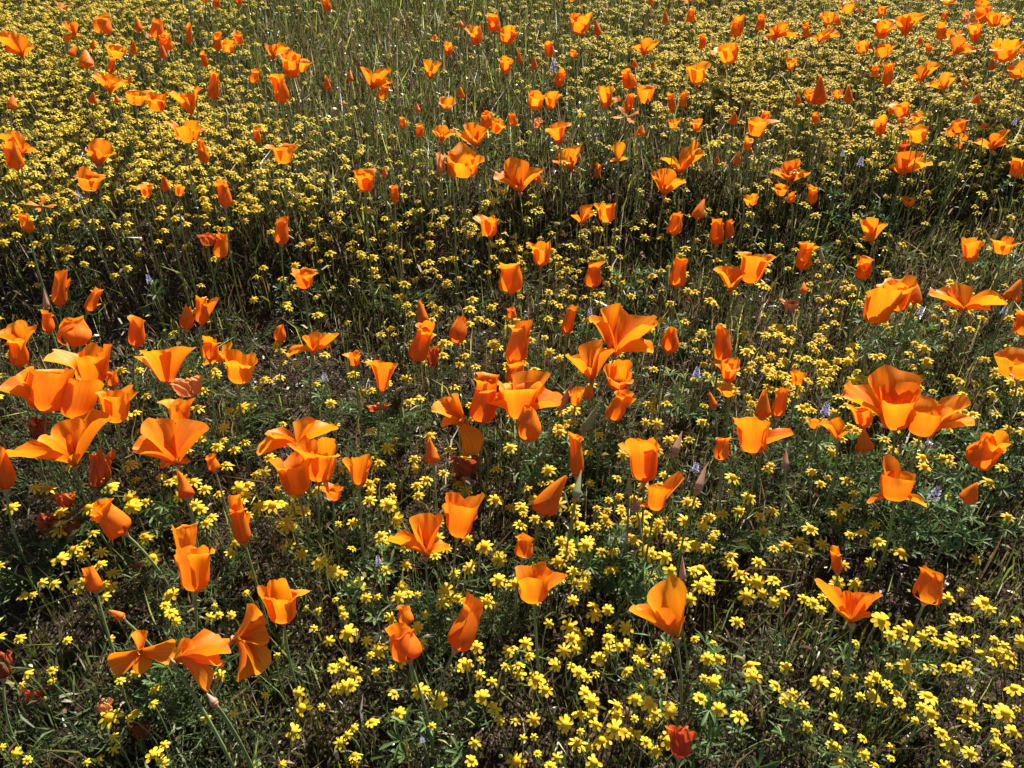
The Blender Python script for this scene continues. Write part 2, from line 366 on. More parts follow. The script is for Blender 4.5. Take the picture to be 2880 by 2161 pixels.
# ------------------------------------------------------------------ where each poppy of the photo stands
# one block per tile of the photograph (720 x 540 photo pixels, read at 3.072 times that size)
# T tube, B pointed bud, E egg, C cup, V funnel, O open: base x y, top x y, width     F: base ; petal tips x, y, towards-the-viewer
# W withered: base, top, width, material     K bud still under its cap     @ a name for it, p: how far it faces the viewer, h: height
POPPIES = """
# 0 0
F 200 505 ; 5 345 20 ; 290 390 20 ; 140 310 -20 ; 70 455 50 @the broad rear corner poppy
F 655 320 ; 575 385 40 ; 560 215 0 ; 640 200 -10 ; 705 300 20
T 885 295 875 118 135
B 1195 275 1195 165 62
T 1355 335 1360 170 105
T 1435 435 1430 290 105
B 1410 510 1405 400 60
T 1640 380 1605 215 60
T 1880 435 1860 285 75
C 1965 460 1985 345 100
T 2060 385 2065 280 75
T 1770 580 1765 450 55
B 605 485 660 395 60
B 750 590 740 435 110
C 1005 495 1000 385 150
T 955 635 960 490 60
B 1145 470 1180 365 60
B 800 430 800 345 45
F 950 812 ; 815 685 10 ; 1095 690 10 ; 970 650 -20 ; 955 700 40
C 1175 905 1170 775 175
C 1360 965 1345 800 145
F 1655 1000 ; 1485 840 10 ; 1690 800 0 ; 1600 815 -20 ; 1620 850 40
C 1700 800 1700 740 80
T 1845 860 1840 635 85
C 1620 1230 1610 1035 250 @the broad far cup poppy
T 1775 1400 1720 1215 85
T 2190 720 2190 590 90
T 2225 1235 2215 1100 60
F 190 1340 ; 25 1190 10 ; 120 1150 -10 ; 300 1275 10 ; 240 1240 0
T 150 1460 95 1240 130
F 855 1445 ; 740 1310 10 ; 880 1205 -10 ; 985 1310 0 ; 830 1290 50
C 770 1650 765 1450 195
B 1430 1655 1415 1520 70
C 1550 1700 1550 1600 80
T 1950 1790 1945 1560 125
C 1265 1700 1260 1590 90
T 1865 65 1865 -40 60
T 2060 45 2060 -50 55
T 1775 30 1775 -40 40
W 530 85 540 30 90 pale
B 1270 100 1265 65 45
B 800 900 800 800 60
B 1020 890 1000 830 50
B 1120 720 1120 650 45
B 100 940 110 820 75
W 1290 335 1290 290 70 pale
# 1 0
T 620 100 605 -20 70
F 150 520 ; 80 400 0 ; 185 395 -10 ; 275 400 10 ; 110 510 30
C 315 670 285 455 150
V 395 630 400 515 120
T 225 890 210 660 130
B 620 785 600 655 60
F 1000 780 ; 910 600 0 ; 1050 640 30 ; 1160 600 -10 ; 1165 700 10 @the forked poppy in dark grass
T 1070 860 1120 735 80
B 820 710 815 610 40
B 755 905 755 870 30
F 1500 695 ; 1465 525 0 ; 1595 545 0 ; 1500 620 40 ; 1540 610 -20
B 1545 350 1550 300 55
C 1665 480 1660 365 70
B 1775 240 1775 180 45
C 1910 385 1890 225 115
T 2060 280 2060 125 110
C 2175 380 2170 235 130
C 2155 640 2160 495 100
O 1645 950 1650 840 130
B 1775 855 1775 755 55
B 1400 975 1390 900 45
T 1270 1110 1265 1015 52
T 1415 1190 1415 1075 65
F 1605 1230 ; 1525 1130 10 ; 1600 1085 -10 ; 1725 1150 0 ; 1640 1140 30
F 1900 1280 ; 1740 1150 0 ; 1830 1075 -20 ; 1980 1110 -10 ; 1985 1160 10 ; 1860 1200 50
T 1985 1110 1985 965 90
C 2055 1150 2120 1040 110
T 1700 1530 1690 1390 80
C 1800 1525 1790 1255 260 @the heart-shaped cup poppy
W 1600 1495 1590 1320 80 pale
C 240 1415 235 1240 180
C 945 1655 940 1465 150
B 1110 1530 1105 1440 45
# 2 0
F 70 1675 ; -160 1520 10 ; 0 1375 -20 ; 260 1470 10 ; 110 1600 60 ; -20 1600 60 @the ruffled open poppy
T 225 1590 225 1500 60
T 15 1095 5 975 65
C 585 290 600 120 165
B 740 310 740 180 60
T 335 490 300 365 85
C 535 505 530 430 55
B 60 550 70 430 50
B 190 605 200 500 50
T 395 740 425 595 85
C 195 950 215 790 130
C 335 945 340 795 130
T 15 350 10 265 55
F 1140 490 ; 1050 395 0 ; 1180 345 -10 ; 1275 375 10 ; 1200 450 40
B 1325 210 1325 95 50
T 1540 195 1540 85 70
B 1200 50 1200 -20 50
T 510 15 510 -30 80
W 1530 30 1530 -10 90 pale
T 1930 320 1965 140 100
T 2140 270 2155 135 70
T 1640 425 1665 310 65
C 1880 550 1860 380 170
C 1600 735 1605 545 165 @the neat far goblet poppy
T 1025 770 1010 600 115
B 1060 590 1050 520 50
B 1215 600 1215 530 40
C 815 930 810 745 120
C 1150 890 1150 745 150
W 910 880 910 830 85 pale
T 1000 960 1020 815 75
O 985 1010 985 960 200
T 1385 960 1385 800 65
T 1475 930 1480 790 60
C 1395 1110 1395 1030 90
C 1595 1135 1600 1030 85
B 1110 1180 1110 1085 75
B 1910 1080 1915 975 65
C 2110 1180 2120 1015 170
T 2180 1050 2190 960 70
T 2035 1300 2030 1180 65
B 1940 1430 1950 1310 60
B 1765 1430 1775 1330 50
W 215 1110 225 1015 80 pale
V 410 1245 390 1060 165
F 520 1480 ; 350 1395 10 ; 460 1290 -10 ; 605 1250 -10 ; 450 1400 50
F 920 1405 ; 850 1390 20 ; 930 1235 -20 ; 1000 1370 10
T 720 1540 770 1420 65
F 1450 1510 ; 1300 1355 0 ; 1380 1410 40 ; 1600 1250 -20 ; 1655 1340 20 @the poppy with raised wing petal
F 1310 1700 ; 1225 1480 0 ; 1310 1460 -20 ; 1410 1590 30 ; 1500 1580 20
# 3 0
F 60 350 ; 10 240 0 ; 100 230 -20 ; 180 215 -10 ; 240 330 20 ; -30 320 20
T 335 330 325 205 55
F 440 375 ; 370 320 0 ; 550 265 -10 ; 605 320 10 ; 440 290 30
C 530 225 520 100 110
T 610 225 600 130 50
C 680 125 700 30 110
C 700 20 700 -40 130
T 980 145 990 60 70
C 960 330 1030 185 130
F 1190 320 ; 1120 150 0 ; 1230 140 -20 ; 1325 160 0 ; 1150 290 40
T 1500 340 1510 195 85
C 1600 330 1610 260 120
T 1520 180 1520 100 45
T 1565 40 1565 -30 100
T 1850 190 1880 30 130
T 1830 60 1870 -20 100
W 1715 205 1720 100 80 pale
C 1950 235 1960 105 110
C 2045 220 2050 140 90
C 1790 365 1790 205 100
F 1610 480 ; 1545 470 20 ; 1640 330 -20 ; 1775 470 10 ; 1690 390 0
C 2045 530 2060 335 200 @the big far-corner cup poppy
O 2190 465 2190 420 80
C 2160 680 2170 540 160
C 815 470 820 360 105
C 990 505 1000 380 145
T 1390 455 1395 375 55
B 1310 390 1310 320 50
V 185 620 210 510 80
T 1020 740 1060 555 85
T 920 670 920 570 60
F 1320 720 ; 1235 655 10 ; 1370 570 -10 ; 1470 590 0 ; 1290 700 50
F 1520 790 ; 1380 715 10 ; 1550 640 -10 ; 1620 690 10
B 1935 610 1935 510 55
B 440 910 450 665 110
C 365 890 360 770 80
C 600 860 600 775 80
B 690 885 705 740 65
B 255 905 260 820 55
T 410 1070 410 970 50
C 1160 1020 1165 885 130 @the far upright cup
T 1075 990 1075 890 65
O 1120 1090 1120 1020 170
C 1280 1060 1290 970 90
C 970 1165 965 1000 110
C 1290 1235 1300 1080 150
T 1650 1150 1645 1030 110
C 1590 1180 1580 1090 90
C 1680 1215 1690 1150 90
T 1640 1290 1640 1240 70
F 1930 1310 ; 1800 1215 20 ; 1990 1170 -10 ; 2065 1150 0 ; 2040 1250 20
B 1790 900 1800 815 70
B 1860 1110 1860 1050 40
B 1690 740 1695 680 40
W 1170 1340 1175 1220 70 red
F 1150 1530 ; 1055 1420 0 ; 1180 1320 -10 ; 1300 1330 -20 ; 1395 1440 20 ; 1200 1480 50 @the lifted open poppy
F 200 1590 ; 30 1470 0 ; 170 1400 -20 ; 260 1385 -20 ; 360 1510 10 ; 170 1520 50 @the spreading four-lobed poppy
C 110 1690 120 1590 110
T 375 1755 405 1605 80
T 2140 1530 2170 1360 100
B 790 110 800 70 40
# 0 1
O 360 120 350 60 190
T 250 345 225 185 105
W 1800 470 1790 350 130 red
T 1890 570 1950 350 115 @the tube beside red withered petals
T 515 990 500 665 120 ; 598 740 10 .3 @the tall tube by bare soil
K 405 1010 380 835 60 pink
T 415 1210 430 1020 100
T 760 1030 835 820 90 ; 862 965 10 .3
E 640 1340 640 1065 250
F 200 1350 ; 0 1230 10 ; 60 1330 30 ; 160 1110 -20 ; 310 1150 0
T 170 1510 160 1265 140
C 800 1660 780 1285 380 @the large rolled-rim goblet poppy
T 1170 1335 1205 1075 130
V 1450 1650 1420 1350 350 p=4 @the clean funnel poppy
E 1615 1195 1605 975 105
T 1740 1140 1760 900 115 ; 1870 910 10 .45 p=5
T 1815 1450 1820 1245 130
F 1960 1475 ; 1765 1490 20 ; 2000 1290 -10 ; 1890 1390 20
C 2070 1655 2080 1360 240
T 975 1680 970 1545 85
W 1640 1770 1600 1590 230 pale
# 1 1
T 1200 90 1195 -60 65
T 220 455 215 210 110
C 420 835 410 650 175 @the lone cup above leaf fan
C 2015 390 2010 190 165
E 205 1300 205 1140 90
F 490 1400 ; 270 1430 20 ; 420 1240 -10 ; 530 1210 -20 ; 715 1230 0 ; 640 1340 30 @the flat poppy over pale litter
C 855 1510 850 1365 105
B 1445 1135 1415 930 85
T 1370 1460 1515 1120 155
E 1730 1310 1760 1065 135
W 1530 1510 1530 1320 100 red
V 1085 1730 1115 1460 200
T 2205 880 2190 595 185
# 2 1
T 0 1100 0 990 80
T 25 1640 20 1440 170
T 30 1485 55 1090 195 @the stout middle tube poppy
F 600 285 ; 510 200 20 ; 680 110 -10 ; 705 180 0
C 820 265 820 95 150
T 1400 370 1405 175 120
B 1600 235 1625 60 95
T 1765 460 1785 225 110
T 1880 400 1870 240 70
C 250 640 270 425 165
T 695 820 705 595 135
T 1420 825 1440 560 135
C 2050 790 2090 525 230 p=15
F 1890 875 ; 1755 660 10 ; 1860 640 -20 ; 2010 700 0 ; 1960 760 30
T 470 1230 490 960 110
F 880 1420 ; 860 965 -40 ; 1230 1080 -10 .65 ; 690 1070 0 ; 1220 1340 40 @the biggest wide-open poppy
F 690 1645 ; 470 1410 20 ; 640 1500 50 ; 765 1265 -20 ; 850 1350 0
C 915 1690 930 1470 210 p=45
E 1350 1390 1410 1175 140
T 1800 1465 1860 1165 145
C 1870 1640 1875 1425 150 p=35
C 2070 120 2060 20 110
# 3 1
T 205 95 200 0 60
C 1215 125 1220 35 100
F 900 445 ; 800 400 20 ; 800 240 0 ; 900 220 -10 ; 1000 280 0
T 290 670 335 430 125
K 465 600 450 470 55 green
C 1750 600 1750 390 140
C 2020 540 2040 380 165
T 810 750 860 560 120
C 1110 1030 1130 740 230
C 915 1140 975 830 265 ; 1220 760 -60 .5 p=10 @the front paired cup poppy
B 1260 965 1305 790 105
F 1690 1045 ; 1420 860 10 ; 1640 790 -50 ; 1990 940 10 ; 1890 1020 50 ; 1560 960 60 @the wide flat-topped poppy
B 2090 940 2170 760 120
T 2190 1240 2230 1000 140
C 2150 1605 2160 1330 330
B 305 880 315 775 60
W 200 1030 200 920 130 pale
C 250 1670 265 1540 110
# 0 2
C 400 245 430 -150 340 ; 70 20 10 .65 ; 230 -120 -40 .7
C 640 310 700 -60 300 p=8 @the great left-edge cluster
C 1010 330 980 20 250
W 330 480 330 280 140 dark
F 650 720 ; 150 565 20 .45 ; 400 440 -20 ; 640 290 -30 ; 900 250 -10 ; 480 630 60 ; 680 590 70 @the wing-petalled poppy
E 50 920 10 525 150
W 830 900 890 560 170 red h=.08
C 1560 330 1540 110 200
F 1540 700 ; 1270 330 -10 .6 ; 1180 540 20 ; 1400 720 50 ; 1630 680 50 ; 1760 340 -20 p=30 @the wide upward-facing poppy
T 1860 750 1820 600 95
B 1620 990 1575 735 115 @the slim bare-stemmed bud
T 1080 1290 830 1020 220 @the fat leaning tube poppy
W 560 1080 560 930 150 red h=.06
W 420 1290 420 1110 160 dark h=.06
W 610 1330 560 1120 200 dark h=.06
T 2115 1375 2000 960 135 ; 2145 1110 0 .3
C 1610 1450 1590 1200 185
C 1690 1795 1690 1390 265 @the crumpled rose-like poppy
T 830 1790 780 1575 120
W 1240 1600 1230 1530 200 dark h=.05
# 1 2
F 370 560 ; 30 560 20 ; 110 410 0 ; 460 290 -30 ; 680 360 -20 ; 380 600 30
C 545 850 560 460 310 @the tall double cup poppy
C 370 960 280 590 290
C 670 1000 670 850 160 p=30
C 895 880 890 610 150 ; 760 640 10 .4 ; 1000 650 10 .4
B 1525 690 1500 465 110
F 1810 335 ; 1525 190 10 ; 1600 370 40 ; 1690 90 -20 ; 1840 620 60 .75 @the torn apron-petalled poppy
T 1950 340 1990 -100 210
W 1800 810 1790 600 220 dark h=.09
W 1760 920 1740 760 100 dark h=.06
C 1740 1330 1790 1040 270 ; 1690 930 -20 .4 ; 1955 950 -10 .35 @the two-horned cup poppy
F 1470 1500 ; 1140 1340 20 ; 1290 1410 50 ; 1400 1120 -30 .6 ; 1600 1130 -20 .6 ; 1660 1400 20 ; 1530 1450 70 @the wide striped bowl poppy
W 1060 240 1050 160 160 red h=.05
# 2 2
C 60 300 60 -40 330 ; -200 120 30 .6 ; 430 110 10 .6 ; 250 -120 -30 .6
E 130 500 195 195 195
C 545 185 560 20 110
K 420 210 545 -60 70 pink
K 620 410 750 165 85 green
E 660 130 650 10 80
T 860 310 970 40 150 ; 1060 120 0 .45 @the fat tube by dark gap
T 560 800 580 420 130 @the narrow tall tube poppy
C 1140 850 1150 460 275 p=12 @the neat tall goblet poppy
K 1400 610 1470 405 85 pink
C 1230 1095 1270 870 170 ; 1465 770 -20 .3 ; 1105 1060 40 .4
B 260 1130 380 765 200 @the big pointed bud poppy
K 545 1000 600 740 80 green
K 1010 930 1015 770 55 green
K 1080 1090 1050 950 70 pink
T 1805 660 1805 460 125
K 1600 930 1680 690 85 pink
B 1745 205 1720 65 60
C 2085 600 2080 290 260 ; 2415 420 20 .5
B 2165 300 2165 40 120
C 1870 105 1870 0 150
T 90 1500 130 1290 150
C 190 1890 170 1550 280 ; 490 1660 20 .45 @the low tongue-petalled poppy
K 1475 1700 1470 1490 70 pink
# 3 2
T 75 285 125 20 110
C 1095 395 1110 -20 290 ; 680 35 10 .5 ; 1060 -140 -50 .65 @the large ragged poppy
C 1315 445 1385 110 310 ; 1670 110 -10 .4 ; 1735 310 20 .35
C 830 375 820 165 160
F 600 490 ; 470 320 10 ; 580 290 -10 ; 710 400 10
C 400 380 400 290 110
B 840 590 800 390 130
C 1090 1010 1110 745 270 ; 1040 615 -40 .4 ; 880 1050 30 .45 ; 1340 1035 30 .45 @the skirted cup poppy
T 1770 690 2020 420 220 @the thick far-leaning tube
B 1710 1020 1790 845 130
K 150 730 155 560 65 pink
T 600 1620 600 1400 95 @the stubby tube poppy
# 0 3
B 1060 370 965 270 70
F 1215 645 ; 1200 475 -10 .75 ; 1500 680 10 .65 ; 970 745 10 ; 1230 830 50 .65 p=45 @the three-lobed flat poppy
F 1500 740 ; 1640 570 -10 .65 ; 1945 640 0 .65 ; 1900 800 30 ; 1790 1010 40 h=.2 stem=720,2161 @the drooping thick-stemmed poppy
F 2010 550 ; 2190 270 -20 .65 ; 2310 560 0 .7 ; 2080 900 30 .6 ; 2250 860 20 ; 1880 620 20 @the hanging pinwheel poppy
W 30 890 30 650 140 dark
W 300 1090 300 970 150 red h=.04 @the red shrivelled poppy
W 910 1240 900 1060 110 pale h=.05 @the pale shrivelled poppy
W 1220 1410 1220 1260 150 dark h=.03 @the dark withered ball
K 1860 1110 1790 1010 80 pink h=.22 stem=745,2120
# 1 3
C 240 400 200 35 280 p=28 @the rumpled rose-like poppy
T 1300 410 1290 250 125 @the small rolled poppy
T 1330 730 1220 410 240 @the fat rolled poppy
T 1720 640 1950 220 220 @the large twisted tube poppy
# 2 3
F 1420 550 ; 1015 300 10 .5 ; 1350 30 -20 ; 1490 350 10 .55 ; 1270 290 50 p=10 @the bird-shaped poppy
W 1440 1570 1470 1300 220 red h=.085 @the dark withered front poppy
# 3 3
T 1350 230 1450 -60 230 @the short front tube poppy
F 720 420 ; 440 60 0 .45 ; 690 140 -20 ; 800 140 -30 ; 960 150 0 ; 880 330 40 ; 590 300 30 @the V-shaped front poppy
"""

DAISIES = {
 (0, 3): "365,55,100 470,65,110 625,60,110 215,165,130 675,130,80 930,100,150 900,180,110 1470,160,140 1430,250,90 1480,310,110 1520,390,90 1850,260,60 1890,335,80 1810,355,90 1995,335,80 2120,145,70 2120,450,150 1740,530,120 580,555,80 955,540,70 450,810,90 235,845,110 190,940,70 1020,830,110 1170,840,100 1040,900,90 1305,915,60 1340,970,110 1320,1100,90 440,910,80 1170,1180,110 1110,1240,80 1790,1230,110 2015,1190,80 980,1390,90 985,1500,100 1420,1455,90 1330,1550,150 1410,1610,100 860,1580,80 745,1610,70 135,1535,110 240,1585,80 15,1480,50 1900,860,110 2000,340,70",
 (1, 3): "870,65,160 685,200,60 950,185,100 1395,160,60 1260,100,110 1320,150,90 1640,125,140 1750,190,100 1790,210,80 2100,30,140 2180,90,80 2010,180,50 735,290,70 430,275,60 530,300,80 760,340,80 505,450,70 1470,330,80 800,490,170 630,560,100 955,560,100 1070,645,140 990,680,70 1390,440,110 1435,575,90 1240,740,120 1165,800,70 185,690,60 750,750,110 670,790,110 835,830,100 890,890,60 780,950,150 690,970,120 1035,830,80 1190,1010,110 1410,990,140 1470,990,80 1580,1080,160 370,1010,110 400,1140,160 1230,1180,120 1910,610,120 1810,760,140 1760,800,100 1950,725,70 1935,855,100 2040,915,100 1960,1040,140 2060,1140,130 2110,1245,90 1005,1260,130 330,1340,140 845,1310,80 790,1370,90 2180,650,110 2160,780,90 1895,1440,110 1860,1590,120 860,1610,90 225,1630,80 1520,1295,50 85,1030,50 570,1130,60",
 (2, 3): "30,60,120 630,60,100 530,210,100 710,260,120 710,330,140 830,290,110 500,435,160 560,560,170 320,410,90 850,450,80 830,535,110 985,450,130 920,610,110 980,590,110 830,640,100 665,480,80 120,580,130 15,620,80 150,690,90 60,770,120 60,850,120 375,770,120 525,780,100 580,830,120 650,880,90 750,710,130 725,850,60 210,890,160 290,980,130 990,820,130 1110,640,100 1080,710,80 1130,760,110 1240,710,80 1275,840,100 1220,915,70 1330,625,90 1580,540,80 1750,580,70 1535,200,130 1690,50,130 2120,50,130 2030,170,150 2165,150,90 1690,710,120 1785,710,120 1745,920,150 1660,880,80 1630,1050,120 1790,1150,130 2060,770,160 2090,870,150 1970,1210,150 640,1010,130 690,1080,140 700,1180,110 590,1190,140 460,1280,150 725,1280,120 590,1340,70 905,1120,140 905,1200,130 890,1320,170 1065,1060,130 1115,970,100 1190,1100,150 1240,1190,120 1060,1230,60 1180,1270,90 1365,1110,120 1060,1360,130 1160,1430,110 780,1420,160 1350,1420,160 1235,1510,130 670,1480,90 710,1610,140 330,1640,110 220,1530,70 390,1570,100 30,1250,100 95,1400,60 190,1390,60 550,630,90",
 (3, 3): "60,30,110 130,150,110 50,225,100 600,60,120 750,70,130 310,195,110 395,230,110 460,290,90 470,180,80 980,380,170 1220,430,120 1060,510,110 1140,470,120 1240,570,140 1340,520,110 760,570,70 1560,190,120 1670,130,100 1870,220,150 1820,250,110 1920,290,100 2150,390,100 2040,410,60 1630,350,110 1730,370,80 1600,420,90 1420,470,100 1590,540,130 1580,600,130 1710,565,100 1450,570,90 1500,590,80 1790,520,60 2190,570,120 2040,600,100 1960,550,80 1840,670,130 1920,650,100 2060,660,90 2070,730,140 1940,730,110 1200,780,140 1410,790,120 1570,780,120 1705,810,110 1720,760,80 1030,930,90 930,870,110 880,910,90 450,910,150 610,1020,140 160,790,120 65,940,120 170,1070,150 210,1020,100 315,1115,90 800,1040,90 920,1040,130 970,1100,110 1110,1010,110 1140,1090,110 1260,945,90 1385,1040,170 1330,1130,100 1410,1180,130 1420,1270,70 1180,1210,80 1275,1250,70 575,1220,100 340,1300,100 630,1310,120 1625,1090,60 1730,1120,140 1710,1230,140 1790,1300,90 1910,1140,100 2050,1180,170 2130,970,150 2150,1140,70 1970,1345,80 2120,1340,130 1500,1350,110 1580,1450,170 1750,1530,140 1980,1450,110 2070,1500,110 570,1470,130 620,1610,120 820,1400,90 830,1540,110 1070,1480,90 1065,1570,50 930,1640,100 1520,1640,100 2080,1650,100 590,845,60 670,890,60 740,880,60 1050,780,50 2000,660,80",
 (1, 2): "270,1400,130 550,1530,150 670,1610,120 260,1230,150 215,1030,130 100,1050,130 415,1090,110 1210,1170,140 1150,1040,160 2100,1510,140",
 (0, 2): "955,890,140 1120,980,130 1140,1060,140 1320,1500,140 520,1510,150 510,1270,150 2070,900,150 1730,1075,120",
 (2, 2): "640,1390,140 490,1390,120 1500,1180,140 1650,1220,130 1590,1390,140 1490,1400,120 1320,1490,140 850,1610,120 410,1540,130 1370,1610,130 1630,1600,170",
}

# ------------------------------------------------------------------ poppies
TILE = 3.072
shape_noise = np.random.default_rng(11)

def sat(v, k):
    return np.sqrt(np.clip(1 - (1 - np.minimum(v / k, 1)) ** 2, 0, 1))

def smooth01(a, b, v):
    t = np.clip((v - a) / (b - a), 0, 1)
    return t * t * (3 - 2 * t)

def profile(form, v, q, flare):
    """radius (in lengths) and height of a petal's middle line at v"""
    v = np.clip(v, 0, 1)
    h = 1 - (1 - v) ** 1.12
    if form == 'T':
        r = q * (sat(v, 0.19) * (1.0 - 0.24 * smooth01(0.28, 0.82, v)) + flare * 0.6 * smooth01(0.70, 1, v))
    elif form == 'E':
        r = q * sat(v, 0.30) * (1 - 0.52 * smooth01(0.35, 1, v) + flare * .3 * smooth01(.85, 1, v))
    elif form == 'B':
        r = q * sat(v, 0.18) * (1 - 0.90 * np.clip((v - .12) / .88, 0, 1) ** 1.15)
    elif form == 'C':
        r = q * (0.72 * sat(v, 0.24) + 0.25 * v ** 1.6 + flare * smooth01(.6, 1, v))
    elif form == 'V':
        r = q * (0.24 * sat(v, 0.12) + 0.74 * v ** 1.15 + flare * .5 * smooth01(.75, 1, v))
    else:
        r = q * (0.30 * sat(v, 0.15) + 0.70 * v + flare * .3 * smooth01(.7, 1, v))
        h = h - 0.25 * v ** 3
    return r, h

def petal_generic(base, axis, e1, e2, L, q, form, az, inner, big, crumple=0.0, bend=None, peel=0.0, wrap=1.0):
    nu, nv = (15, 15) if big == 2 else (11, 10) if big == 1 else (7, 7)
    u = np.linspace(-1, 1, nu)[None, :]
    v0 = np.linspace(0.0, 1, nv)[:, None]
    R = shape_noise
    edge = {'T': .10, 'E': .16, 'B': .02, 'C': .17, 'V': .10, 'O': .2}[form] * R.uniform(.7, 1.4)
    ph = R.uniform(0, 6.28, 6)
    v = np.clip(v0 * (1 - edge * np.abs(u) ** 2.4 * v0 + (0.042 if form in 'CTO' else .02) * np.sin(5.5 * u + ph[0]) * v0 - (0.03 if form in 'CTO' else 0) * np.sin(10 * u + ph[2]) ** 2 * v0), 0, 1)
    flare = R.uniform(-0.05, 0.20) if form in 'TE' else R.uniform(-0.20, 0.14) if form == 'C' else R.uniform(-.06, .12)
    if form in 'TC' and R.random() < .25:
        flare += R.uniform(.15, .4)
    flare += peel
    r, h = profile(form, v, q, flare)
    ls = R.uniform(.76, 1.08) if form in 'CTV' else R.uniform(.88, 1.06)
    lip = R.uniform(.12, .30) if form in 'TCV' and R.random() < .3 else 0.0
    hw = (0.60 if form in 'CVO' else 0.55) * np.clip(v, 0, 1) ** .5 * (1.0 - .15 * v ** 5)
    phimax = {'T': 1.75, 'E': 1.6, 'B': 1.9, 'C': 1.12, 'V': 1.05, 'O': 0.92}[form]
    dphi = np.minimum(hw * wrap / np.maximum(r, 0.02), min(phimax * wrap, 2.2))
    ang = az + u * dphi
    off = (0.94 if inner else 1.04) + 0.07 * u * (1 if form in 'TEB' else .3)
    ruff = (0.075 * np.sin(2.6 * u + ph[1]) + 0.045 * np.sin(6.3 * u + ph[2] + 2 * v) + 0.030 * np.sin(12 * u + ph[3] + 3 * v) * v) * v ** 2
    if form == 'B':
        ruff = ruff * .25
    if form == 'T':
        ruff = ruff * .8
    rr = r * off * (1 + ruff * 2.0) + 0.004
    hh = h * ls + 0.035 * np.sin(3.5 * u + ph[4]) * v ** 3
    if lip:
        k_ = np.clip((v - .76) / .24, 0, 1) ** 2 * (1 + .4 * np.sin(2 * u + ph[5]))
        rr = rr + lip * q * k_ * 1.3
        hh = hh - lip * .35 * k_
    if crumple:
        rr = rr * (1 + crumple * np.sin(4 * u + 5 * v + ph[5]) * np.sin(7 * v + ph[0] + 2 * u))
        hh = hh * (1 - .35 * crumple * v) + crumple * .22 * np.sin(6 * u + ph[2]) * np.sin(5 * v + ph[1]) * v
    bn = 0 if bend is None else (hh ** 2)[..., None] * bend
    P = base + L * (bn + hh[..., None] * axis + rr[..., None] * (np.cos(ang)[..., None] * e1 + np.sin(ang)[..., None] * e2))
    uv = np.stack([np.broadcast_to(u * .5 + .5, hh.shape), np.broadcast_to(v0, hh.shape)], -1)
    return P.reshape(-1, 3), grid_faces(nu, nv), uv.reshape(-1, 2)

def petal_free(base, axis, d, wid, big, crumple=0.0):
    """a petal whose middle line runs from the flower's base to base + d"""
    nu, nv = (15, 15) if big == 2 else (11, 10) if big == 1 else (7, 7)
    R = shape_noise
    ln = np.linalg.norm(d)
    dh = d / ln
    rv = d - (d @ axis) * axis
    if np.linalg.norm(rv) < .12 * ln:
        rv = np.cross(axis, R.normal(size=3)) * ln
    rh = unit(rv)
    s = unit(np.cross(axis, rh))
    start = unit(.5 * axis + .5 * rh)
    curl = R.uniform(-.4, .22)
    end = unit(dh + curl * rh * .5 + R.normal(size=3) * .10)
    p0, p1, p2, p3 = base, base + start * .36 * ln, base + d - end * .34 * ln, base + d
    u = np.linspace(-1, 1, nu)[None, :]
    v0 = np.linspace(0, 1, nv)[:, None]
    ph = R.uniform(0, 6.28, 6)
    edge = R.uniform(.24, .36)
    v = v0 * (1 - edge * np.abs(u) ** 2.1 * v0 + 0.022 * np.sin(5 * u + ph[0]) * v0 ** 2)
    w = v[..., None]
    path = (1 - w) ** 3 * p0 + 3 * w * (1 - w) ** 2 * p1 + 3 * w * w * (1 - w) * p2 + w ** 3 * p3
    tan = 3 * (1 - w) ** 2 * (p1 - p0) + 6 * w * (1 - w) * (p2 - p1) + 3 * w * w * (p3 - p2)
    tan /= np.linalg.norm(tan, axis=-1, keepdims=True) + 1e-9
    n = np.cross(np.broadcast_to(s, tan.shape), tan)
    sg = np.sign((n * (axis * .6 - rh)).sum(-1, keepdims=True))
    n = n * np.where(sg == 0, 1, sg)
    hw = wid * ln * np.clip(v, 0, 1) ** .55 * (1.0 - .12 * v ** 5)
    kap = 1.5 * (1 - v) + R.uniform(.5, 1.3)
    lat = hw * np.sin(u * kap) / kap
    dep = hw * (1 - np.cos(u * kap)) / kap
    rim = .10 * smooth01(.72, 1, v) * np.sin(9 * u + ph[4] + 3 * np.sin(2 * u + ph[5]))
    dep = dep + hw * v ** 1.5 * (rim + .13 * np.sin(2.4 * u + ph[1]) + .085 * np.sin(5.5 * u + ph[2] + 2.5 * v) + .035 * np.sin(13 * u + ph[3]))
    if crumple:
        dep = dep + crumple * hw * np.sin(5 * u + ph[4]) * np.sin(6 * v + ph[5])
    P = path + lat[..., None] * s + dep[..., None] * n
    uv = np.stack([np.broadcast_to(u * .5 + .5, v.shape), np.broadcast_to(v0, v.shape)], -1)
    return P.reshape(-1, 3), grid_faces(nu, nv), uv.reshape(-1, 2)

# stuff for labels
WORDS = {'T': ('closed tube-shaped poppy', 'rolled tubular poppy'), 'B': ('slim pointed poppy', 'slim pointed poppy'), 'E': ('closed egg-shaped poppy',) * 2,
         'C': ('cup-shaped poppy', 'half-open cup poppy'), 'V': ('funnel-shaped poppy',) * 2, 'O': ('low open poppy',) * 2,
         'F': ('open poppy with spreading petals',) * 2, 'W': ('withered poppy',) * 2, 'K': ('poppy bud under its cap',) * 2}
LANDMARKS = []          # (name, X, Y)
TO_LABEL = []           # (object, description, X, Y, category)
poppy_roots = []        # (x, y, size) for the foliage
POPPY_XY = []

